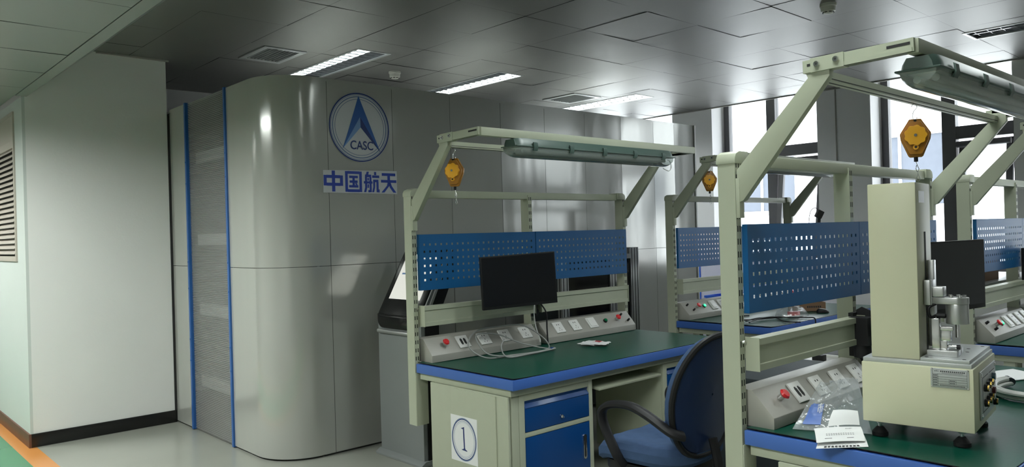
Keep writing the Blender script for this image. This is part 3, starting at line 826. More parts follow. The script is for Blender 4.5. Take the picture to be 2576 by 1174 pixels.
L12 = [('red', 0.17), ('ports', 0.312), ('sock', 0.479), ('sock', 0.654), ('sock', 0.828)]
R12 = [('sock', 1.142), ('sock', 1.304), ('sw', 1.477), ('green', 1.622), ('red', 1.746), ('fuse', 1.835)]
L34 = [('fuse', 0.125), ('red', 0.22), ('greenlit', 0.322), ('sw', 0.455), ('sock', 0.585), ('sock', 0.72), ('sock', 0.85)]
R34 = [('sock', 1.142), ('sock', 1.304), ('sock', 1.477), ('ports', 1.64), ('red', 1.79)]
B1, B2, B3, B4 = (2.60, 3.70, 0), (2.505, 1.52, 0), (5.165, 3.71, 0), (5.15, 1.55, 0)
BEN = [workbench(B1, 'workbench with the numbered sheet, nearest the curved cabin corner', L12, R12),
       workbench(B2, 'foreground workbench carrying the ivory testing machine', L12, R12),
       workbench(B3, 'far workbench beside the cabin end, with a mouse and loose cables on it', L34, R34),
       workbench(B4, 'right hand workbench behind the ivory testing machine with a back shelf', L34, R34, shelf=True)]

# ------------------------------------------------------------------ drawer cabinets under the tops
def cabinet(loc, label, group=None):
    c = thing('drawer_cabinet', label, 'cabinet', loc)
    w, d, h = 0.565, 0.56, 0.55
    m = MB(); m.box(0, w, 0.02, d, 0.06, 0.65)
    m.box(0, 0.04, 0, 0.02, 0.06, 0.65); m.box(w-0.03, w, 0, 0.02, 0.06, 0.65); m.box(0.04, w-0.03, 0, 0.02, 0.615, 0.65); m.box(0.04, w-0.03, 0, 0.02, 0.06, 0.09); m.box(0.04, w-0.03, 0, 0.02, 0.425, 0.45)
    put('body', m.mesh('body', 0.0015), 'cream', c)
    m = MB(); m.box(0.043, w-0.033, -0.002, 0.0185, 0.453, 0.572, 0)
    m.prism([(0.0185, 0.6135), (0.0185, 0.572), (-0.002, 0.572), (-0.004, 0.578), (0.012, 0.598), (0.006, 0.6135)], 'x', 0.043, w-0.033, 0)
    dr = put('drawer', m.mesh('drawer', 0.0012), 'drawer', c)
    k = MB(); k.cyl((w*0.55, -0.002, 0.49), (w*0.55, -0.008, 0.49), 0.009, n=16); k.box(w*0.55-0.002, w*0.55+0.002, -0.02, -0.008, 0.483, 0.493)
    put('lock', k, 'chrome', dr)
    dd = put('door', MB().box(0.043, w-0.033, -0.002, 0.0185, 0.093, 0.422).mesh('door', 0.002), 'drawer', c)
    m = MB()
    pts = [(w-0.085, 0.32), (w-0.085, 0.22)]
    n = 10; out = []
    for k in range(n+1): t = math.pi*k/n; out.append((w-0.075+0.013*math.cos(t), 0.345+0.013*math.sin(t)))
    for k in range(n+1): t = math.pi+math.pi*k/n; out.append((w-0.075+0.013*math.cos(t), 0.235+0.013*math.sin(t)))
    m.prism(out, 'y', -0.006, -0.0015, 0)
    inn = [((p[0]-(w-0.075))*0.5+(w-0.075), (p[1]-0.29)*0.86+0.29) for p in out]
    m.prism(inn, 'y', -0.0066, -0.0055, 1)
    put('handle', m, ['chrome', 'slot'], dd)
    put('plinth', MB().box(0.02, w-0.02, 0.04, d-0.02, 0.0, 0.06), 'black', c)
    return c
c1 = cabinet((B1[0]+0.082, B1[1]-0.79, 0), 'blue fronted drawer cabinet under the left end of the numbered workbench')
for (x, y), lb in (((B1[0]+1.305, B1[1]-0.79), 'blue fronted drawer cabinet behind the blue office chair'),
                   ((B2[0]+0.082, B2[1]-0.79), 'drawer cabinet under the foreground workbench below the printed leaflet'),
                   ((B3[0]+0.082, B3[1]-0.79), 'drawer cabinet under the far workbench')):
    c = copy_tree(c1); c.location = (x, y, 0); c['label'] = lb
for q in [o for o in COL.objects if o.name.startswith('drawer_cabinet')]: q['group'] = 'drawer cabinets under the workbenches'
# side panels of bench 1 and 2 (left end)
for bb, root in ((B1, BEN[0]), (B2, BEN[1])):
    m = MB(); m.box(0.006, 0.02, -0.79, -0.135, 0.04, 0.652); m.box(0.0, 0.006, -0.70, -0.33, 0.05, 0.645)
    put('side_panel', m.mesh('side_panel', 0.002), 'cream', root)
# keyboard tray of bench 1
t = MB(); t.xf = Matrix.Translation((0.70, -0.72, 0.585)) @ Matrix.Rotation(math.radians(5), 4, 'X')
t.box(0, 0.58, -0.075, 0.26, 0, 0.014)
kt = put('keyboard_tray', t.mesh('keyboard_tray', 0.003), 'cream', BEN[0])
m = MB()
for x in (0.69, 1.27): m.box(x, x+0.02, -0.62, -0.42, 0.596, 0.652)
put('tray_slide', m, 'darkgrey', BEN[0])

# number sheet
ns = thing('number_sheet', 'white sheet with the numeral 1 in a ringed oval on the workbench end', 'sheet', (B1[0]-0.0006, 3.375, 0.255))
SWY, SHZ = 0.225, 0.248
put('paper', MB().box(-0.0008, 0.0, -SWY, 0, 0, SHZ), 'paper', ns)
def oval(r0, r1, m, k):
    n = 72; cy, cz = -SWY/2, SHZ/2; ry, rz = 0.105, 0.116
    vs = [(-0.0008-0.0003*e, cy+ry*r*math.cos(2*math.pi*i/n), cz+rz*r*math.sin(2*math.pi*i/n)) for e in (0, 1) for r in (r0, r1) for i in range(n)]
    fs = []
    for i in range(n):
        j = (i+1) % n
        fs += [(2*n+i, 2*n+j, 3*n+j, 3*n+i), (n+i, n+j, 3*n+j, 3*n+i), (i, j, 2*n+j, 2*n+i)]
    put('oval_ring', MB().add(vs, fs), m, ns)
oval(0.95, 1.0, 'ring', 1); oval(0.915, 0.955, 'inkblue', 1); oval(0.845, 0.865, 'ring', 1); oval(0.79, 0.80, 'ring', 1)
one = [(345, 405), (412, 383), (418, 600), (424, 815), (436, 845), (470, 870), (470, 886), (352, 850), (352, 838), (385, 835), (398, 815), (390, 600), (388, 435), (375, 420), (345, 414)]
one = [(-SWY/2-(p[0]-405)/272*0.105, SHZ/2+0.002-(p[1]-0.22*(p[0]-405)-634)/440*0.116) for p in one]
put('numeral', MB().prism(one, 'x', -0.0012, -0.0008), 'inkblue', ns)

# ------------------------------------------------------------------ tube lights under the canopies
def tube_light(loc, label):
    t = thing('tube_light', label, 'light', loc)
    Ln = 1.42; hw = 0.062
    def sec(prof, x0, x1, inset):
        m = MB(); n = len(prof)
        xs = [(x0, 0.72), (x0+inset*0.35, 0.9), (x0+inset, 1.0), (x1-inset, 1.0), (x1-inset*0.35, 0.9), (x1, 0.72)]
        vs = [(x, p[0]*k, p[1]*(0.5+0.5*k)) for x, k in xs for p in prof]
        fs = [(i*n+j, i*n+(j+1) % n, (i+1)*n+(j+1) % n, (i+1)*n+j) for i in range(5) for j in range(n)]
        fs += [tuple(range(n))[::-1], tuple(range(5*n, 6*n))]
        return m.add(vs, fs)
    hp = [(-hw, 0.0), (-hw*0.92, 0.02), (-hw*0.7, 0.042), (hw*0.7, 0.042), (hw*0.92, 0.02), (hw, 0.0)]
    put('housing', sec(hp, 0, Ln, 0.05), 'lampgreen', t)
    m = MB(); m.box(-0.006, Ln+0.006, -hw-0.006, hw+0.006, -0.006, 0.001)
    put('gasket', m.mesh('gasket', 0.004), 'lampgreen', t)
    dp = [(-hw, -0.006)]
    for k in range(11):
        a = math.pi*(k/10); dp.append((-hw*math.cos(a)*0.96, -0.012-0.05*math.sin(a)))
    dp.append((hw, -0.006))
    m = MB(); n = len(dp); ring = [(0.0, 0.75), (0.02, 0.92), (0.05, 1.0), (Ln-0.05, 1.0), (Ln-0.02, 0.92), (Ln, 0.75)]
    vs = [(x, p[0]*(0.6+0.4*k), p[1]*k) for x, k in ring for p in dp]
    fs = [(i*n+j, i*n+j+1, (i+1)*n+j+1, (i+1)*n+j) for i in range(5) for j in range(n-1)]
    fs += [tuple(range(n)), tuple(range(5*n, 6*n))[::-1]]
    put('clear_cover', m.add(vs, fs), 'lampclear', t)
    m = MB()
    for y in (-0.028, 0.028):
        m.cyl((0.07, y, -0.024), (Ln-0.07, y, -0.024), 0.012, n=12)
    put('tubes', m, 'tube', t)
    put('reflector', MB().box(0.05, Ln-0.05, -0.05, 0.05, -0.008, -0.0065), 'white', t)
    for k in range(5):
        x = 0.13+k*(Ln-0.26)/4
        for sg_ in (-1, 1):
            m = MB(); m.prism([(sg_*(hw+0.002), 0.022), (sg_*(hw+0.009), 0.018), (sg_*(hw+0.012), -0.008), (sg_*(hw+0.004), -0.026), (sg_*(hw-0.003), -0.022), (sg_*(hw+0.006), -0.006)], 'x', x-0.016, x+0.016)
            put('clip', m, 'lampgreen', t)
    return t
t1 = tube_light((B1[0]+0.225, B1[1]-0.62, 1.957), 'grey green tube light under the canopy of the numbered workbench')
for loc, lb in (((B2[0]+0.04, B2[1]-0.62, 1.957), 'large clear covered tube light at the top right under the foreground canopy'),
                ((B3[0]+0.2, B3[1]-0.62, 1.957), 'tube light under the canopy of the far workbench')):
    c = copy_tree(t1); c.location = loc; c['label'] = lb
w = MB(); w.tube([(0, 0, 0), (0.03, 0, -0.01), (0.035, -0.005, -0.05), (0.0, -0.01, -0.075), (-0.06, -0.01, -0.06)], 0.003, 6)
c = put('lamp_cord', w, 'cablew', None, (B1[0]+0.225+1.42, B1[1]-0.62, 1.945)); tag(c, 'short white cord at the end of the tube light on the numbered workbench', 'cord')

# ------------------------------------------------------------------ tool balancers
def balancer(loc, rz, label, top):
    t = thing('tool_balancer', label, 'tool balancer', loc, rz)   # origin: eye at the top of the shell; dial faces -y
    s = 1.0
    out = [(-0.022, 0.0), (0.022, 0.0), (0.03, -0.014), (0.058, -0.06), (0.055, -0.085), (0.028, -0.152), (0.022, -0.158), (-0.022, -0.158), (-0.028, -0.152), (-0.055, -0.085), (-0.058, -0.06), (-0.03, -0.014)]
    m = MB(); m.prism(out, 'y', -0.008, 0.008)
    fr = [(p[0]*0.9, (p[1]+0.08)*0.86-0.08) for p in out]
    m.prism(fr, 'y', -0.024, -0.008); m.prism(fr, 'y', 0.008, 0.022)
    put('shell', m.mesh('shell', 0.004), 'orange', t)
    put('eye', MB().cyl((0, -0.0255, -0.008), (0, 0.024, -0.008), 0.0055, n=14), 'slot', t)
    n = 80; pf = []
    for k in range(n):
        a = 2*math.pi*k/n; r = 0.0405+0.0022*math.cos(9*a); pf.append((r*math.cos(a), -0.07+r*math.sin(a)))
    d = put('dial', MB().prism(pf, 'y', -0.040, -0.024).mesh('dial', 0.0015), 'yellow', t)
    put('hub', MB().cyl((0, -0.040, -0.07), (0, -0.043, -0.07), 0.006, n=14), 'steel', d)
    m = MB(); m.cyl((0, -0.033, -0.118), (0, -0.024, -0.118), 0.011, n=10, m=0); m.box(-0.004, 0.006, -0.032, -0.024, -0.112, -0.098, 0); m.cyl((0, -0.0345, -0.118), (0, -0.033, -0.118), 0.005, n=10, m=1)
    put('lever', m, ['yellow', 'slot'], t)
    put('stopper', MB().cyl((0, 0, -0.158), (0, 0, -0.176), 0.008, n=12), 'black', t)
    put('snap_hook', MB().tube([(0, 0, -0.176), (0.006, 0, -0.195), (0.010, 0, -0.208), (0.004, 0, -0.218), (-0.001, 0, -0.205), (0.002, 0, -0.19)], 0.0016, 6), 'steel', t)
    put('wire_loop', MB().tube([(0.004, 0, -0.214), (0.008, 0, -0.232), (0.013, 0, -0.25), (0.005, 0, -0.256), (0.0, 0, -0.246), (0.005, 0, -0.228), (0.006, 0, -0.216)], 0.001, 6), 'steel', t)
    h = top
    put('hanging_hook', MB().tube([(-0.012, 0, h-0.012), (-0.006, 0, h-0.002), (0.004, 0, h-0.004), (0.008, 0, h-0.016), (-0.004, 0, h*0.5), (-0.008, 0, 0.012), (-0.004, 0, -0.004), (0.004, 0, -0.007), (0.008, 0, 0.008)], 0.0016, 6), 'steel', t)
    return t
balancer((2.69, B1[1]-0.305, 1.912), math.radians(-62), 'amber tool balancer hanging above the numbered workbench', 0.06)
balancer((3.39, B2[1]-0.305, 1.908), math.radians(-69), 'largest amber tool balancer, hanging in front of the right hand window', 0.063)
balancer((5.24, B3[1]-0.305, 1.93), math.radians(-57), 'amber tool balancer hanging over the far workbench', 0.045)
for q in [o for o in COL.objects if o.name.startswith('tool_balancer')]: q['group'] = 'tool balancers hanging from the canopies'

# ------------------------------------------------------------------ monitors
def monitor(c, yaw, roll, w, h, label, scr):
    t = thing('monitor', label, 'monitor', c, yaw)      # screen faces local -y
    R_ = Matrix.Rotation(roll, 4, 'Y')
    m = MB(); m.xf = R_; m.box(-w/2, w/2, 0, 0.022, -h/2, h/2)
    m.box(-w*0.3, w*0.3, 0.022, 0.045, -h*0.3, h*0.25)
    put('casing', m.mesh('casing', 0.003), 'black', t)
    m = MB(); m.xf = R_; m.box(-w/2+0.007, w/2-0.007, -0.001, 0.0, -h/2+0.02, h/2-0.007)
    put('screen', m, scr, t)
    return t
mo = monitor((3.165, 3.395, 1.20), math.radians(-19), math.radians(-2.2), 0.492, 0.315, 'black monitor facing forward on the numbered workbench', 'screen')
Rm = Matrix.Rotation(-mo.rotation_euler.z, 4, 'Z')
def to_m(p): return Rm @ (Vector(p)-Vector(mo.location))
m = MB(); m.tube([to_m((3.17, 3.44, 1.15)), to_m((3.30, 3.55, 1.10)), to_m((3.50, 3.62, 1.04)), to_m((3.56, 3.675, 1.02))], 0.017, 10, smooth=4)
put('arm', m, 'black', mo)
m = MB(); m.xf = Rm @ Matrix.Translation(-Vector(mo.location)); m.box(3.538, 3.585, 3.682, 3.697, 0.93, 1.09)
m.cyl((3.56, 3.66, 0.96), (3.56, 3.682, 0.96), 0.02, n=14)
put('mount', m, 'black', mo)

m2_ = monitor((3.675, 1.16, 1.245), math.radians(-8), 0.0, 0.49, 0.305, 'dark grey monitor beside the testing machine column', 'greyscreen')
Rm2 = Matrix.Rotation(-m2_.rotation_euler.z, 4, 'Z')
m = MB(); m.xf = Rm2 @ Matrix.Translation(-Vector(m2_.location))
# wall plate on the middle upright, folded arm
m.prism([(1.44, 1.10), (1.478, 1.115), (1.503, 1.10), (1.503, 0.90), (1.478, 0.865), (1.455, 0.90), (1.44, 0.95)], 'x', 3.443, 3.449)
m.box(3.40, 3.47, 1.499, 1.519, 0.90, 1.09)
m.box(3.36, 3.44, 1.42, 1.50, 0.955, 1.075); m.cyl((3.40, 1.46, 0.90), (3.40, 1.46, 0.955), 0.036, n=18)
m.box(3.41, 3.56, 1.40, 1.44, 0.985, 1.05)
m.tube([(3.54, 1.42, 1.02), (3.62, 1.36, 1.08), (3.68, 1.22, 1.17), (3.68, 1.19, 1.22)], 0.02, 8, smooth=4)
put('arm', m, 'black', m2_)
m = MB(); m.xf = Rm2 @ Matrix.Translation(-Vector(m2_.location))
m.tube([(3.42, 1.41, 0.93), (3.46, 1.37, 0.86), (3.52, 1.36, 0.83), (3.55, 1.38, 0.90), (3.58, 1.37, 0.99)], 0.006, 8)
m.tube([(3.44, 1.40, 0.95), (3.50, 1.36, 0.90), (3.53, 1.35, 0.86), (3.56, 1.36, 0.94)], 0.005, 8)
put('cables', m, 'black', m2_)
# arm stub on bench 4
m = MB(); m.xf = Matrix.Translation(Vector((6.03, 1.40, 0.80))-Vector(B4)); m.box(0, 0.10, 0.0, 0.06, 0.20, 0.54); m.box(0.02, 0.10, 0.06, 0.12, 0.25, 0.49)
ma = put('monitor_arm', m.mesh('bracket', 0.006), 'black', BEN[3])
m2 = MB(); m2.xf = m.xf; m2.tube([(0.05, 0.02, 0.20), (0.06, 0.0, 0.12), (0.09, -0.02, 0.05), (0.12, -0.01, 0.16)], 0.008, 8)
put('cable', m2, 'black', ma)

# ------------------------------------------------------------------ kiosk by the cabin
k = thing('touch_screen_kiosk', 'grey floor standing kiosk with a sloping black framed lit screen', 'kiosk', (2.905, 4.06, 0))
KW = 0.50
body = [(0, 0.012), (0, 0.86), (0.0, 0.93), (0.012, 0.975), (0.26, 1.415), (0.30, 1.40), (0.30, 1.30), (0.135, 0.95), (0.135, 0.012)]
put('body', MB().prism(body, 'y', 0.0, KW).mesh('body', 0.004), 'kiosk', k)
# black rounded bezel on the slope: local frame
X0 = Vector((0.004, 0, 0.955)); dirv = Vector((0.248, 0, 0.44)).normalized(); nrm = Vector((-dirv.z, 0, dirv.x))
KX = Matrix(((0, dirv.x, nrm.x, X0.x), (1, 0, 0, 0), (0, dirv.z, nrm.z, X0.z), (0, 0, 0, 1)))   # local: x->Y, y->up slope, z->normal
def rrect(x0, x1, y0, y1, r, n=6):
    o_ = []
    for cx, cy, a0 in ((x1-r, y1-r, 0), (x0+r, y1-r, 90), (x0+r, y0+r, 180), (x1-r, y0+r, 270)):
        for q in range(n+1):
            a = math.radians(a0+90*q/n); o_.append((cx+r*math.cos(a), cy+r*math.sin(a)))
    return o_
m = MB_x(KX); m.prism(rrect(0.012, KW-0.012, -0.02, 0.515, 0.03), 'z', 0.0, 0.012)
put('bezel', m.mesh('bezel', 0.003), 'blackgloss', k)
m = MB(); m.prism([p for p in rrect(0.012, KW-0.012, 0.868, 1.03, 0.055) if p[1] < 0.955]+[(KW-0.012, 0.962), (0.012, 0.962)][::1], 'x', -0.012, 0.0)
put('bezel_lip', m.mesh('bezel_lip', 0.004), 'blackgloss', k)
m = MB_x(KX); m.box(0.075, KW-0.065, 0.115, 0.455, 0.012, 0.0128)
put('screen', m, 'kscreen', k)
m = MB(); m.prism([(0.002, 0.90), (0.262, 1.42), (0.275, 1.41), (0.02, 0.90)], 'y', -0.014, 0.004)
put('side_trim', m, 'alu', k)
m = MB(); m.prism([(0.03, 0.02), (0.03, 0.92), (0.275, 1.408), (0.305, 1.40), (0.305, 1.29), (0.138, 0.95), (0.138, 0.02)], 'y', -0.010, -0.001)
put('side_panel', m, 'black', k)
m = MB(); m.cyl((-0.012, 0.02, 0.845), (-0.012, KW-0.02, 0.845), 0.014, n=14)
put('front_rail', m, 'alu', k)
m = MB(); m.prism([(-0.035, 0.0), (-0.035, 0.012), (0.0, 0.035), (0.16, 0.035), (0.16, 0.0)], 'y', -0.02, KW+0.02)
put('base', m.mesh('base', 0.003), 'kiosk', k)
m = MB_x(KX)
m.box(0.11, 0.30, 0.40, 0.42, 0.0128, 0.0132); m.box(0.12, 0.24, 0.33, 0.34, 0.0128, 0.0132); m.box(0.30, 0.40, 0.30, 0.312, 0.0128, 0.0132)
put('screen_marks', m, 'logo2', k)

# ------------------------------------------------------------------ black cabinet with aluminium profiles behind the numbered bench
a = thing('profile_cabinet', 'black panelled machine cabinet framed in slotted aluminium profiles behind the workbench', 'cabinet', (4.40, 4.28, 0))
def profile(x0, x1, y0, y1, z0, z1):
    m = MB(); m.box(x0, x1, y0, y1, z0, z1, 0)
    n = max(1, round((x1-x0)/0.04))
    for i in range(n):
        xc = x0+(i+0.5)*(x1-x0)/n; m.box(xc-0.004, xc+0.004, y0-0.0008, y0, z0, z1-0.004, 1)
    m.box(x0-0.0008, x0, (y0+y1)/2-0.004, (y0+y1)/2+0.004, z0, z1-0.004, 1)
    return m
for x0, x1, z1 in ((0.05, 0.13, 1.24), (0.645, 0.73, 1.24), (0.925, 1.035, 1.335)):
    put('profile_post', profile(x0, x1, 0.0, 0.05, 0.0, z1), ['alu', 'slot'], a)
m = MB(); m.box(0.05, 0.925, 0.0, 0.05, 1.24, 1.28); put('profile_rail', m, 'alu', a)
put('black_panel', MB().box(0.132, 0.643, 0.012, 0.03, 0.05, 1.238), 'blackgloss', a)
put('black_panel', MB().box(0.732, 0.923, 0.012, 0.03, 0.05, 1.238), 'blackgloss', a)
m = MB(); m.box(0.05, 0.925, 0.052, 0.40, 0.05, 1.25); put('body', m, 'darkgrey', a)
put('junction_box', MB().box(0.75, 0.80, -0.04, 0.011, 0.95, 1.05).mesh('jb', 0.004), 'greybox', a)

# ------------------------------------------------------------------ office chair
def office_chair(loc, rz, label):
    c = thing('office_chair', label, 'chair', loc, rz)
    # seat cushion
    m = MB(); n = 44; rows = []
    def sq(a, p=0.55):
        ca, sa = math.cos(a), math.sin(a)
        return (math.copysign(abs(ca)**p, ca), math.copysign(abs(sa)**p, sa))
    prof = [(0.0, 0.055), (0.45, 0.058), (0.75, 0.055), (0.92, 0.043), (1.0, 0.02), (1.0, -0.015), (0.94, -0.035), (0.5, -0.04), (0.0, -0.04)]
    vs = []
    for s_, z in prof:
        for k in range(n):
            x, y = sq(2*math.pi*k/n)
            yy = y*0.245*s_; xx = x*0.255*s_
            dz = -0.05*max(0, (yy-0.12)/0.12)**2+0.012*abs(xx/0.25)**2 - (0.02*max(0, 1-((xx/0.2)**2+((yy+0.02)/0.2)**2)) if z > 0.02 else 0)
            vs.append((xx, yy, 0.468+z+dz+(0.010*noise.noise(Vector((xx*9, yy*9, 2.0))) if z > 0.02 else 0)))
    K = len(prof)
    fs = [(j*n+i, j*n+(i+1) % n, (j+1)*n+(i+1) % n, (j+1)*n+i) for j in range(K-1) for i in range(n)]
    m.add(vs, fs)
    put('seat', m, 'fabric', c)
    put('seat_pan', MB().prism([(0.22*sq(2*math.pi*k/24)[0], 0.21*sq(2*math.pi*k/24)[1]) for k in range(24)], 'z', 0.385, 0.428), 'black', c)
    # backrest: outline in (x, z), bellied in y
    def outline(k, n):
        a = 2*math.pi*k/n
        ca, sa = math.cos(a), math.sin(a)
        x = math.copysign(abs(ca)**0.72, ca); z = math.copysign(abs(sa)**0.78, sa)
        wv = 0.265*(1.0-0.10*max(0, -z)-0.06*max(0, z)**2)
        return x*wv, 0.745+z*0.275
    def yback(x, z):
        t = (z-0.47)/0.55
        return -0.225-0.10*t+0.03*math.sin(math.pi*min(1, max(0, t)))+0.28*x*x
    def backsurf(off_prof, n=52):
        vs = []
        for s_, off in off_prof:
            for k in range(n):
                x, z = outline(k, n); x *= s_; z = 0.745+(z-0.745)*s_
                vs.append((x, yback(x, z)+off, z))
        K = len(off_prof)
        fs = [(j*n+i, j*n+(i+1) % n, (j+1)*n+(i+1) % n, (j+1)*n+i) for j in range(K-1) for i in range(n)]
        return MB().add(vs, fs)
    put('backrest_cushion', backsurf([(0.02, 0.052), (0.5, 0.05), (0.85, 0.042), (0.96, 0.028), (1.0, 0.006), (0.985, -0.006)]), 'fabric', c)
    put('backrest_shell', backsurf([(0.95, -0.008), (0.93, -0.02), (0.7, -0.03), (0.3, -0.034), (0.02, -0.035)]), 'navy', c)
    pts = []
    for i in range(52):
        x, z = outline(i, 52); pts.append((x*0.985, yback(x, z)-0.012, 0.745+(z-0.745)*0.985))
    put('backrest_rim', MB().tube(pts, 0.0135, 8, smooth=0, closed=True), 'black', c)
    for s_ in (-1, 1):
        x = 0.275*s_
        P = [(x*0.9, 0.03, 0.43), (x, 0.05, 0.48), (x, 0.115, 0.60), (x, 0.125, 0.665), (x, 0.075, 0.70), (x, -0.03, 0.708), (x, -0.13, 0.675), (x*0.96, -0.23, 0.62), (x*0.80, -0.262, 0.60)]
        put('armrest', MB().tube(P, 0.029, 10, flat=0.62, ref=(1, 0, 0)), 'black', c)
    put('gas_column', MB().cyl((0, -0.02, 0.10), (0, -0.02, 0.385), 0.026, n=18), 'black', c)
    for k_ in range(5):
        a_ = 2*math.pi*k_/5+0.3; ex, ey = 0.29*math.cos(a_), 0.29*math.sin(a_)-0.02
        m = MB(); m.tube([(0, -0.02, 0.115), (ex*0.5, ey*0.5-0.01, 0.105), (ex, ey, 0.075)], 0.022, 8, smooth=4)
        lg = put('base_leg', m, 'black', c)
        m = MB(); m.cyl((ex-0.02*math.sin(a_), ey+0.02*math.cos(a_), 0.028), (ex+0.02*math.sin(a_), ey-0.02*math.cos(a_), 0.028), 0.028, n=16); m.cyl((ex, ey, 0.03), (ex, ey, 0.075), 0.008, n=8)
        put('caster', m, 'black', lg)
    m = MB(); m.box(-0.035, 0.035, -0.29, -0.10, 0.36, 0.384); m.tube([(0, -0.26, 0.37), (0, -0.30, 0.42), (0, -0.275, 0.55)], 0.02, 8, smooth=4)
    put('back_bracket', m, 'black', c)
    return c
office_chair((2.94, 2.215, 0), math.radians(3), 'blue fabric office chair with black armrests pulled up to the numbered workbench')

# ------------------------------------------------------------------ testing machine on the foreground bench
TZ = 0.7485
C0 = Vector((2.734, 0.826, 0))
tm = thing('testing_machine', 'ivory column testing machine with silver arm standing on the foreground workbench', 'testing machine', (C0.x, C0.y, TZ), math.radians(7.3))
TD, TWy = 0.405, 0.338      # depth (local x), length along local y
b0, b1 = 0.053, 0.258
put('body', MB().box(0, TD, 0, TWy, b0, b1).mesh('body', 0.004), 'ivory', tm)
put('base_plate', MB().box(0.006, TD-0.006, 0.006, TWy-0.004, b1, b1+0.014).mesh('bp', 0.0015), 'aluplate', tm)
m = MB(); m.box(0.010, TD-0.008, 0.012, 0.155, b1+0.014, b1+0.026)
tp = put('upper_plate', m.mesh('up', 0.0015), 'aluplate', tm)
m = MB()
for x, y in ((0.03, 0.03), (0.36, 0.03), (0.03, 0.14), (0.2, 0.05), (0.28, 0.06)): m.cyl((x, y, b1+0.026), (x, y, b1+0.0265), 0.006, n=12)
put('screw_holes', m, 'slot', tp)
zc0, zc1 = b1+0.014, 0.868
cy0, cy1, cx0, cx1 = 0.160, 0.312, 0.03, 0.235
put('column', MB().box(cx0, cx1, cy0, cy1, zc0, zc1).mesh('column', 0.004), 'ivory', tm)
put('column_slot', MB().box(0.135, 0.155, cy0-0.001, cy0, zc0+0.02, 0.70), 'slot', tm)
put('rating_label', MB().box(0.07, 0.15, cy0-0.0008, cy0, 0.80, 0.84), 'white', tm)
put('slide_rail', MB().box(0.165, 0.205, cy0-0.02, cy0-0.0005, zc0+0.03, 0.60).mesh('sr', 0.002), 'alu', tm)
m = MB(); m.box(0.10, 0.165, cy0-0.026, cy0-0.0215, 0.45, 0.535); m.box(0.10, 0.163, cy0-0.0215, cy0-0.0015, 0.45, 0.535); m.box(0.105, 0.155, cy0-0.06, cy0-0.0265, 0.479, 0.512)
put('carriage', m.mesh('carriage', 0.003), 'alu', tm)
ay = 0.064
m = MB(); m.prism([(0.105, cy0-0.026), (0.155, cy0-0.026), (0.166, ay)]+[(0.13+0.036*math.cos(math.radians(-q)), ay+0.036*math.sin(math.radians(-q))) for q in range(15, 180, 15)]+[(0.094, ay)], 'z', 0.455, 0.477)
ar = put('load_arm', m.mesh('la', 0.0015), 'alu', tm)
m = MB()
for q in range(5):
    an = 2*math.pi*q/5; m.cyl((0.13+0.022*math.cos(an), ay+0.022*math.sin(an), 0.477), (0.13+0.022*math.cos(an), ay+0.022*math.sin(an), 0.485), 0.006, n=10)
put('arm_screws', m, 'steel', ar)
put('load_cell', MB().cyl((0.13, ay, 0.388), (0.13, ay, 0.455), 0.0345, n=36).mesh('lc', 0.002), 'alu', tm)
put('spindle', MB().cyl((0.13, ay, 0.342), (0.13, ay, 0.388), 0.0075, n=18), 'chrome', tm)
m = MB(); m.tube([(0.11, ay+0.03, 0.415), (0.11, ay+0.055, 0.417), (0.10, ay+0.075, 0.41), (0.10, ay+0.08, 0.44), (0.11, ay+0.06, 0.455)], 0.005, 8); m.cyl((0.11, ay+0.032, 0.415), (0.11, ay+0.058, 0.416), 0.009, n=12)
put('sensor_cable', m, 'black', tm)
# clamp fixture
zf = b1+0.026
m = MB(); m.box(0.06, 0.12, 0.055, 0.145, zf, zf+0.02); m.box(0.14, 0.19, 0.06, 0.085, zf, zf+0.02)
fx = put('clamp_base', m.mesh('cb', 0.002), 'alu', tm)
m = MB(); m.box(0.072, 0.10, 0.108, 0.132, zf+0.02, zf+0.125)
put('clamp_post', m.mesh('cp', 0.003), 'steel', fx)
m = MB(); m.box(0.08, 0.10, 0.07, 0.108, zf+0.085, zf+0.097); m.box(0.083, 0.105, 0.078, 0.107, zf+0.05, zf+0.085); m.box(0.08, 0.10, 0.088, 0.108, zf+0.02, zf+0.05); m.cyl((0.095, 0.06, zf+0.032), (0.095, 0.095, zf+0.032), 0.005, n=10)
put('clamp_jaw', m.mesh('cj', 0.0015), 'steel', fx)
put('clamp_screw', MB().cyl((0.095, 0.052, zf+0.03), (0.095, 0.062, zf+0.03), 0.008, n=12), 'black', fx)
# name plate on the -x face
npz = 0.192; npy = (0.012, 0.123)
m = MB(); m.box(-0.0022, 0, npy[0], npy[1], npz-0.0, npz+0.063)
npt = put('name_plate', m.mesh('np', 0.0008), 'aluplate', tm)
m = MB(); xx = -0.0026
W_ = npy[1]-npy[0]; Hh = 0.063
def nb(u0, u1, v0, v1): m.box(xx, -0.0022, npy[1]-u1*W_, npy[1]-u0*W_, npz+v0*Hh, npz+v1*Hh)
for v in (0.07, 0.205, 0.33, 0.45, 0.56, 0.70, 0.93): nb(0.05, 0.95, v, v+0.012)
nb(0.05, 0.056, 0.07, 0.93); nb(0.944, 0.95, 0.07, 0.93); nb(0.19, 0.197, 0.07, 0.70); nb(0.48, 0.487, 0.21, 0.45); nb(0.66, 0.667, 0.21, 0.45)
for i in range(13): nb(0.26+i*0.05, 0.26+i*0.05+0.033, 0.815, 0.885)
nb(0.10, 0.14, 0.835, 0.865); nb(0.15, 0.17, 0.83, 0.885); nb(0.18, 0.22, 0.84, 0.865)
for i in range(22): nb(0.30+i*0.025, 0.30+i*0.025+0.018, 0.755, 0.778)
for v in (0.11, 0.24, 0.365, 0.485, 0.61):
    for i in range(4): nb(0.07+i*0.028, 0.07+i*0.028+0.02, v, v+0.05)
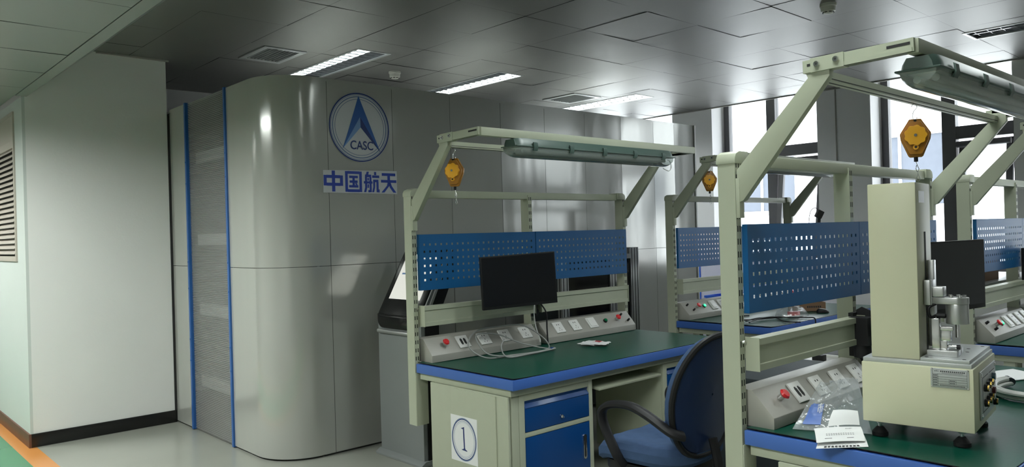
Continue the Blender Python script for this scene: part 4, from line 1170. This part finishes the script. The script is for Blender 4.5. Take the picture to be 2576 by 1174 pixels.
for i in range(18): nb(0.25+i*0.036, 0.25+i*0.036+0.022, 0.115, 0.16)
for v in (0.24, 0.365):
    for i in range(4): nb(0.51+i*0.033, 0.51+i*0.033+0.022, v, v+0.05)
put('engraving', m, 'ink', npt)
m = MB()
for yy in (npy[0]+0.004, npy[1]-0.004):
    for zz in (npz+0.004, npz+0.059): m.cyl((-0.0022, yy, zz), (-0.005, yy, zz), 0.0036, 0.002, n=12)
put('rivets', m, 'chrome', npt)
# terminal panel on the -y face
m = MB(); m.box(0.09, 0.375, -0.005, 0.0, b0+0.025, b1-0.022)
cp = put('terminal_panel', m.mesh('tpn', 0.0015), 'aluplate', tm)
m = MB()
for x in (0.105, 0.36):
    for z in (b0+0.037, b1-0.034): m.cyl((x, -0.005, z), (x, -0.0075, z), 0.006, 0.004, n=10)
put('panel_screws', m, 'steel', cp)
m = MB(); m.box(0.12, 0.225, -0.0055, -0.005, b0+0.045, b0+0.047); m.box(0.12, 0.122, -0.0055, -0.005, b0+0.047, b1-0.045); m.box(0.12, 0.225, -0.0055, -0.005, b1-0.047, b1-0.045); m.box(0.245, 0.35, -0.0055, -0.005, b1-0.047, b1-0.045)
put('panel_lines', m, 'ink', cp)
for x, z, mm in ((0.155, 0.175, 'black'), (0.205, 0.178, 'black'), (0.25, 0.181, 'black'), (0.31, 0.19, 'teal'),
                 (0.155, 0.125, 'black'), (0.205, 0.128, 'black'), (0.25, 0.131, 'black'), (0.31, 0.142, 'maroon'), (0.325, 0.10, 'black')):
    m = MB(); m.cyl((x, -0.005, z), (x, -0.015, z), 0.0125, 0.0115, n=18, m=0)
    if mm == 'black':
        m.cyl((x, -0.015, z), (x, -0.019, z), 0.011, n=18, m=1); m.cyl((x, -0.019, z), (x, -0.0192, z), 0.006, n=14, m=0)
    put('terminal_post', m, [mm, 'brass'], cp)
for x, y in ((0.045, 0.045), (0.36, 0.045), (0.045, 0.295), (0.36, 0.295)):
    m = MB(); m.lathe([(0.026, 0), (0.026, 0.012), (0.012, 0.028), (0.009, 0.03)], (x, y, 0), 24)
    ft = put('foot', m, 'black', tm)
    put('stud', MB().cyl((x, y, 0.028), (x, y, b0), 0.0065, n=14).cyl((x, y, 0.04), (x, y, 0.047), 0.011, n=6), 'steel', ft)

# ------------------------------------------------------------------ loose items: bag, leaflets, cables
def film(name, loc, label, cat, fn, nu, nv, material):
    o = put(name, MB().grid(fn, nu, nv).mesh(name, smooth=True), material, None, loc); return tag(o, label, cat)
from mathutils import noise as NZ
bag = thing('plastic_bag', 'crumpled clear plastic bag with a blue print in front of the testing machine', 'bag', (2.75, 1.30, TZ))
BC = [Vector(p)-Vector((2.75, 1.30, TZ)) for p in ((2.88, 1.405, 0.872), (3.20, 1.40, 0.845), (2.70, 1.135, 0.756), (2.60, 1.375, 0.752))]
def bagf(side):
    def f(u, v):
        p = BC[0]*(1-u)*(1-v)+BC[1]*(1-u)*v+BC[2]*u*v+BC[3]*u*(1-v)
        q = NZ.noise(Vector((u*4.0, v*4.0, side*3.1)))*0.010+NZ.noise(Vector((u*9, v*9, side*7.0)))*0.003
        bulge = math.sin(math.pi*min(1, max(0, v)))*math.sin(math.pi*min(1, u))
        fade = min(1, (1-u)*3)*min(1, (1-v)*3+0.2)
        q += 0.009*(1-abs(NZ.noise(Vector((u*5.5+v*3, v*6.5-u*2, 9.0+side*4)))*2.2))**3*(1 if side else -0.6)
        p = p+Vector((-0.75, -0.25, 0.35))*(side*0.05*bulge*min(1, (1-v)*2.2))+Vector((-0.3, -0.2, 0.6))*q*fade
        if u < 0.12: p = p+Vector((0.02*math.sin(30*v), 0.012*math.sin(23*v), 0.0))*(0.12-u)/0.12
        p.z = max(p.z, 0.004)
        return (p.x, p.y, p.z)
    return f
put('front_film', MB().grid(bagf(1), 60, 54), 'bag', bag)
put('back_film', MB().grid(bagf(0), 34, 30), 'bag', bag)
def pr(u, v):
    f = bagf(1)(0.52+0.38*u, 0.10+0.24*v+0.06*u*math.sin(3*v)); return (f[0]-0.002, f[1]-0.001, f[2]+0.001)
put('blue_print', MB().grid(pr, 14, 10), mat('pale_blue_print', (0.10, 0.18, 0.48), 0.4, noise=0.2, nscale=20), bag)
m = MB()
def bl(a, b):  # white character strokes on the blue print
    A = Vector(pr(*a)); B = Vector(pr(*b)); A.z += 0.002; B.z += 0.002; m.cyl(A, B, 0.0016, n=6)
for a, b_ in (((0.1, 0.55), (0.1, 0.95)), ((0.0, 0.75), (0.2, 0.75)), ((0.2, 0.55), (0.2, 0.95)), ((0.28, 0.6), (0.45, 0.6)), ((0.28, 0.6), (0.28, 0.9)), ((0.28, 0.9), (0.45, 0.9)), ((0.22, 0.75), (0.5, 0.75))): bl(a, b_)
put('print_strokes', m, 'paper', bag)

lf = thing('printed_leaflet', 'folded white printed leaflet at the front edge of the foreground workbench', 'leaflet', (2.55, 1.22, TZ))
def sheet(name, pts, zf, m_, mats, parent):
    """bilinear sheet between four corner points with a small lift zf(u,v)"""
    P = [Vector(p) for p in pts]
    def f(u, v):
        p = P[0]*(1-u)*(1-v)+P[1]*u*(1-v)+P[2]*u*v+P[3]*(1-u)*v
        return (p.x, p.y, p.z+zf(u, v))
    g_ = MB().grid(f, 14, 14)
    return put(name, g_.mesh(name, solid=0.0004), mats, parent), f
o, f1 = sheet('lower_fold', [(0.03, 0.04, 0.002), (-0.125, -0.018, 0.002), (0.0, -0.135, 0.002), (0.14, -0.06, 0.002)], lambda u, v: 0.004*math.sin(math.pi*u)+0.002*v, None, 'paper', lf)
o, f2 = sheet('upper_fold', [(0.009, 0.054, 0.030), (-0.100, -0.008, 0.014), (0.030, -0.112, 0.012), (0.136, -0.052, 0.030)], lambda u, v: 0.008*math.sin(math.pi*u)+0.003*math.sin(3*v), None, 'paper', lf)
o, f3 = sheet('back_leaf', [(0.045, 0.022, 0.036), (0.134, -0.050, 0.036), (0.172, -0.028, 0.075), (0.118, 0.035, 0.078)], lambda u, v: 0.005*math.sin(math.pi*v)+0.003*math.sin(math.pi*u), None, 'paper', lf)
m = MB()
def mark(f, u0, u1, v0, v1, dz=0.0008):
    a = [f(u0, v0), f(u1, v0), f(u1, v1), f(u0, v1)]
    m.add([(p[0], p[1], p[2]+dz) for p in a], [(0, 1, 2, 3)])
for r in range(2):
    for i in range(12): mark(f2, 0.62+r*0.07, 0.64+r*0.07, 0.22+i*0.05, 0.25+i*0.05)
mark(f2, 0.84, 0.86, 0.18, 0.78)
for r in range(3):
    for i in range(10): mark(f1, 0.88+r*0.035, 0.90+r*0.035, 0.15+i*0.07, 0.20+i*0.07)
tv, tf = text_mesh('acer', 1.0, 'letters', 0.0)
lt = MB(); lt.add([(lambda p: (p[0], p[1], p[2]+0.0012))(f2(0.28-v_[1]*0.10, 0.72+v_[0]*0.085+v_[1]*0.02)) for v_ in tv], tf)
put('lettering', lt, 'ink', lf)
put('print_marks', m, 'ink', lf)

# cable bundle at the right of the machine
cb = thing('cable_coil', 'thick off white cable coil to the right of the testing machine', 'cable', (3.75, 0.90, TZ))
m = MB()
for k_ in range(4):
    r = 0.20+0.012*k_; pts = []
    for i in range(26):
        a_ = math.radians(60+i*11.5); pts.append((0.06+r*math.cos(a_)*1.0, 0.0+0.75*r*math.sin(a_), 0.012+0.018*(k_ % 2)))
    m.tube(pts, 0.0095, 8, smooth=2)
put('loops', m, 'cablew', cb)
put('strain_relief', MB().cyl((0.15, 0.13, 0.02), (0.20, 0.16, 0.025), 0.018, 0.013, n=12), 'darkgrey', cb)
lf2 = put('loose_card', MB().prism([(0.0, 0.0), (0.30, -0.16), (0.42, 0.02), (0.16, 0.13)], 'z', 0.0, 0.003), 'paper', None, (3.93, 1.12, TZ)); tag(lf2, 'white card lying beside the thick cable coil at the picture edge', 'card')

# numbered bench: coiled grey network cable, leaflet
cc = thing('network_cable', 'loosely coiled grey network cable over the sockets of the numbered workbench', 'cable', (3.14, 3.475, TZ))
m = MB()
Zs = lambda y: 0.0
P = [(0.28, -0.07, 0.012), (0.16, -0.08, 0.006), (-0.02, -0.05, 0.006), (-0.20, -0.02, 0.008), (-0.245, 0.09, 0.07), (-0.14, 0.15, 0.145), (0.06, 0.155, 0.155), (0.24, 0.14, 0.145), (0.335, 0.06, 0.07), (0.30, -0.04, 0.012), (0.14, -0.09, 0.008), (-0.05, -0.09, 0.008), (-0.18, 0.0, 0.03), (-0.16, 0.12, 0.125), (0.0, 0.11, 0.115), (0.12, 0.03, 0.055), (0.24, -0.06, 0.016), (0.30, -0.09, 0.010), (0.06, -0.11, 0.008), (-0.10, -0.09, 0.008), (-0.05, 0.02, 0.05), (0.02, 0.07, 0.085)]
m.tube(P, 0.0042, 7, smooth=8)
put('coil', m, 'cable', cc)
put('plug', MB().box(0.275, 0.305, -0.082, -0.066, 0.004, 0.018).mesh('plug', 0.002), 'drawer', cc)
put('plug_tip', MB().box(0.305, 0.318, -0.079, -0.069, 0.006, 0.015), 'steel', cc)
mc = MB(); mc.xf = Rm @ Matrix.Translation(-Vector(mo.location)); mc = put('signal_cord', mc.tube([(3.50, 3.62, 1.02), (3.475, 3.60, 0.95), (3.48, 3.59, 0.87), (3.50, 3.58, 0.80), (3.50, 3.575, 0.775)], 0.004, 7), 'cablew', mo)
bc = MB(); bc.xf = Rm @ Matrix.Translation(-Vector(mo.location)); bc = put('power_cord', bc.tube([(3.57, 3.65, 1.03), (3.585, 3.60, 0.96), (3.575, 3.585, 0.86), (3.57, 3.575, 0.76)], 0.005, 7), 'black', mo)
l1 = thing('crumpled_leaflet', 'crumpled white leaflet with a red patch on the numbered workbench', 'leaflet', (3.75, 3.33, TZ))
o, f4 = sheet('paper', [(-0.085, 0.075, 0.004), (-0.02, -0.11, 0.004), (0.095, -0.06, 0.004), (0.06, 0.10, 0.008)], lambda u, v: 0.007*NZ.noise(Vector((u*5, v*5, 1)))+0.008, None, 'paper', l1)
o, f5 = sheet('folded_corner', [(-0.08, 0.05, 0.002), (-0.06, -0.05, 0.002), (0.0, -0.02, 0.003), (-0.02, 0.08, 0.003)], lambda u, v: 0.004*math.sin(3*u+2*v)+0.004, None, 'paper', l1)
m = MB(); mark(f4, 0.35, 0.62, 0.62, 0.95, 0.0012); put('red_patch', m, 'inkred', l1)
m = MB()
for i in range(4): mark(f4, 0.4+i*0.05, 0.43+i*0.05, 0.2+0.03*i, 0.42+0.02*i, 0.0012)
put('print_marks', m, 'ink', l1)

# foreground bench back edge webcam
wc = thing('webcam', 'small black webcam with a looped cord on top of the foreground pegboard', 'webcam', (3.125, 1.508, 1.492))
m = MB(); m.xf = Matrix.Translation((0.004, 0, 0.035)) @ Matrix.Rotation(math.radians(-42), 4, 'Z') @ Matrix.Rotation(math.radians(28), 4, 'Y')
m.box(-0.013, 0.013, -0.012, 0.012, -0.016, 0.016)
put('camera_body', m.mesh('cb', 0.003), 'black', wc)
put('clip', MB().tube([(0, 0, 0.0), (0.002, 0, 0.01), (0.004, 0, 0.024)], 0.006, 8, smooth=2), 'black', wc)
put('cord', MB().tube([(-0.001, 0.0, 0.05), (-0.012, 0.008, 0.062), (-0.026, 0.02, 0.052), (-0.031, 0.026, 0.025), (-0.031, 0.03, -0.02)], 0.0016, 6), 'black', wc)

# far bench: bag, box, mouse, cables
fb = thing('snack_bag', 'clear crumpled bag with a red and white pack on the far workbench', 'bag', (5.90, 3.10, TZ))
m = MB()
def fbf(u, v):
    a_ = 2*math.pi*u; p = math.pi*v/2
    r = 0.115*(1+0.25*NZ.noise(Vector((3*math.cos(a_), 3*math.sin(a_), 2*v))))
    return (1.25*r*math.cos(a_)*math.cos(p), r*math.sin(a_)*math.cos(p), 0.085*math.sin(p)*(1+0.3*NZ.noise(Vector((2*math.cos(a_), 5, 3*v))))+0.001)
put('film', MB().grid(fbf, 26, 10), 'bag', fb)
put('red_pack', MB().prism([(-0.04, -0.03), (0.05, -0.05), (0.055, 0.01), (-0.03, 0.02)], 'z', 0.008, 0.04).mesh('rp', 0.003), 'redbtn', fb)
put('white_pack', MB().prism([(-0.1, -0.05), (0.06, -0.075), (0.09, -0.01), (-0.08, 0.02)], 'z', 0.002, 0.008), 'paper', fb)
bx = thing('cardboard_box', 'small brown cardboard box lying open on the far workbench', 'box', (6.36, 3.20, TZ), math.radians(-42))
m = MB(); m.box(-0.14, 0.14, -0.06, -0.055, 0, 0.075); m.box(-0.14, 0.14, 0.055, 0.06, 0, 0.075); m.box(-0.14, -0.135, -0.055, 0.055, 0, 0.075); m.box(0.135, 0.14, -0.055, 0.055, 0, 0.075); m.box(-0.14, 0.14, -0.06, 0.06, 0, 0.003)
put('carton', m, 'card', bx)
m = MB(); m.prism([(0.06, 0.075), (0.063, 0.077), (0.005, 0.092), (0.003, 0.089)], 'x', -0.12, 0.10); put('flap', m, 'card', bx)
m = MB()
for i in range(7): m.box(-0.02+i*0.018, -0.008+i*0.018, -0.0606, -0.06, 0.03, 0.045)
put('print_marks', m, 'ink', bx)
ms = thing('computer_mouse', 'black and grey computer mouse on the far workbench', 'mouse', (6.28, 3.02, TZ), math.radians(-35))
def msf(u, v):
    a_ = 2*math.pi*u; p = math.pi*v/2
    x = 0.055*math.cos(a_)*math.cos(p)**0.7; y = 0.031*math.sin(a_)*math.cos(p)**0.7
    return (x, y, 0.034*math.sin(p)**0.8*(1-0.25*(x/0.055)))
put('shell', MB().grid(msf, 28, 10), 'black', ms)
put('top_cover', MB().add([(msf(i/28, 0.62+0.38*j/5)[0], msf(i/28, 0.62+0.38*j/5)[1], msf(i/28, 0.62+0.38*j/5)[2]+0.0012) for i in range(29) for j in range(6)], [(i*6+j, (i+1)*6+j, (i+1)*6+j+1, i*6+j+1) for i in range(28) for j in range(5)]), 'cable', ms)
put('wheel', MB().cyl((-0.03, -0.003, 0.03), (-0.03, 0.003, 0.03), 0.008, n=14), 'darkgrey', ms)
fc = thing('black_cables', 'tangle of black cables on the near corner of the far workbench', 'cable', (5.5, 3.15, TZ))
m = MB()
for P in ([(-0.22, 0.18, 0.006), (0.0, 0.05, 0.006), (0.15, -0.02, 0.008), (0.23, -0.05, 0.008)],
          [(-0.20, -0.02, 0.006), (-0.05, 0.0, 0.014), (0.10, -0.03, 0.02), (0.24, -0.14, 0.012), (0.32, -0.23, 0.008), (0.31, -0.29, 0.006), (0.31, -0.296, -0.05)],
          [(-0.18, 0.02, 0.012), (0.0, 0.02, 0.018), (0.18, -0.03, 0.008), (0.05, -0.15, 0.006), (0.0, -0.24, 0.006), (0.06, -0.30, 0.002)],
          [(0.0, 0.28, 0.006), (0.07, 0.20, 0.006), (0.14, 0.26, 0.006), (0.21, 0.22, 0.006)]):
    m.tube(P, 0.005, 7)
put('cable_runs', m, 'black', fc)
hc = put('hanging_cord', MB().tube([(5.83, 3.66, 0.86), (5.74, 3.62, 0.885), (5.69, 3.56, 0.84), (5.70, 3.54, 0.79), (5.78, 3.52, 0.755)], 0.005, 7), 'black'); tag(hc, 'black cord arching off the far workbench power box', 'cord')

# crates and board near the far window
def crate(loc, label, rz, mm, w=0.55, d=0.38, h=0.2):
    c = thing('plastic_crate', label, 'crate', loc, rz)
    m = MB(); t = 0.012
    m.box(0, w, 0, t, 0, h); m.box(0, w, d-t, d, 0, h); m.box(0, t, t, d-t, 0, h); m.box(w-t, w, t, d-t, 0, h); m.box(t, w-t, t, d-t, 0, t)
    put('shell', m.mesh('shell', 0.003), mm, c)
    m = MB(); m.box(-0.012, w+0.012, -0.012, 0, h-0.025, h); m.box(-0.012, w+0.012, d, d+0.012, h-0.025, h); m.box(-0.012, 0, 0, d, h-0.025, h); m.box(w, w+0.012, 0, d, h-0.025, h)
    for i in range(5): m.box(0.06+i*(w-0.12)/4-0.004, 0.06+i*(w-0.12)/4+0.004, -0.008, 0, 0, h-0.025)
    for i in range(3): m.box(-0.008, 0, 0.06+i*(d-0.12)/2-0.004, 0.06+i*(d-0.12)/2+0.004, 0, h-0.025)
    put('rim_and_ribs', m, mm, c)
    return c
crate((7.55, 4.62, 0.0), 'bottom blue plastic crate of the stack near the window', 0, 'cratedark', h=0.25)
crate((7.55, 4.62, 0.25), 'middle blue plastic crate of the stack near the window', 0, 'cratedark', h=0.25)
crate((7.55, 4.62, 0.50), 'topmost bright blue plastic crate of the stack near the window', 0, 'crate', h=0.22)
for q in [o for o in COL.objects if o.name.startswith('plastic_crate')]: q['group'] = 'blue crates stacked near the window'
bd = thing('display_board', 'pale lavender board with a blue edge strip standing behind the blue crates', 'board', (8.15, 4.60, 0))
put('board', MB().box(0, 0.02, -0.6, 0.86, 0.0, 1.16).mesh('bd', 0.002), 'lav', bd)
put('edge_strip', MB().box(-0.012, 0.03, 0.86, 0.91, 0.0, 1.165).mesh('es', 0.004), 'crate', bd)
put('foot', MB().box(-0.15, 0.2, 0.70, 0.75, 0, 0.03), 'darkgrey', bd)
bx2 = thing('flat_carton', 'flat brown carton on the back shelf of the right hand workbench', 'box', (5.72, 1.75, 1.07))
put('carton', MB().box(0, 0.46, -0.06, 0.18, 0.0, 0.13).mesh('ct', 0.003), 'card', bx2)
put('lid', MB().box(-0.006, 0.466, -0.066, 0.186, 0.115, 0.135).mesh('ld', 0.003), 'card', bx2)

# dark equipment cases seen below the foreground rail, standing between the benches
ec = thing('equipment_case', 'low dark steel equipment case standing in the aisle beyond the foreground workbench', 'case', (3.95, 2.0, 0))
put('body', MB().box(0, 0.78, 0, 0.72, 0.03, 0.595).mesh('bd', 0.004), 'darkgrey', ec)
put('lid', MB().box(-0.008, 0.785, -0.008, 0.728, 0.595, 0.62).mesh('ld', 0.004), 'darkgrey', ec)
for y0, y1 in ((0.30, 0.325), (0.34, 0.375), (0.50, 0.525)): put('label_strip', MB().box(-0.0105, 0.0, y0, y1, 0.38, 0.56), 'white', ec)
ec2 = thing('storage_case', 'low grey case with white edge strips to the right of the dark equipment case', 'case', (4.76, 2.0, 0))
put('body', MB().box(0, 0.30, 0, 0.74, 0.03, 0.60).mesh('bd', 0.004), 'greybox', ec2)
for x in (0.0, 0.27): put('edge_strip', MB().box(x, x+0.02, -0.004, 0.744, 0.60, 0.612), 'white', ec2)
put('latch', MB().box(0.06, 0.12, 0.33, 0.40, 0.60, 0.64).mesh('lt', 0.004), 'black', ec2)
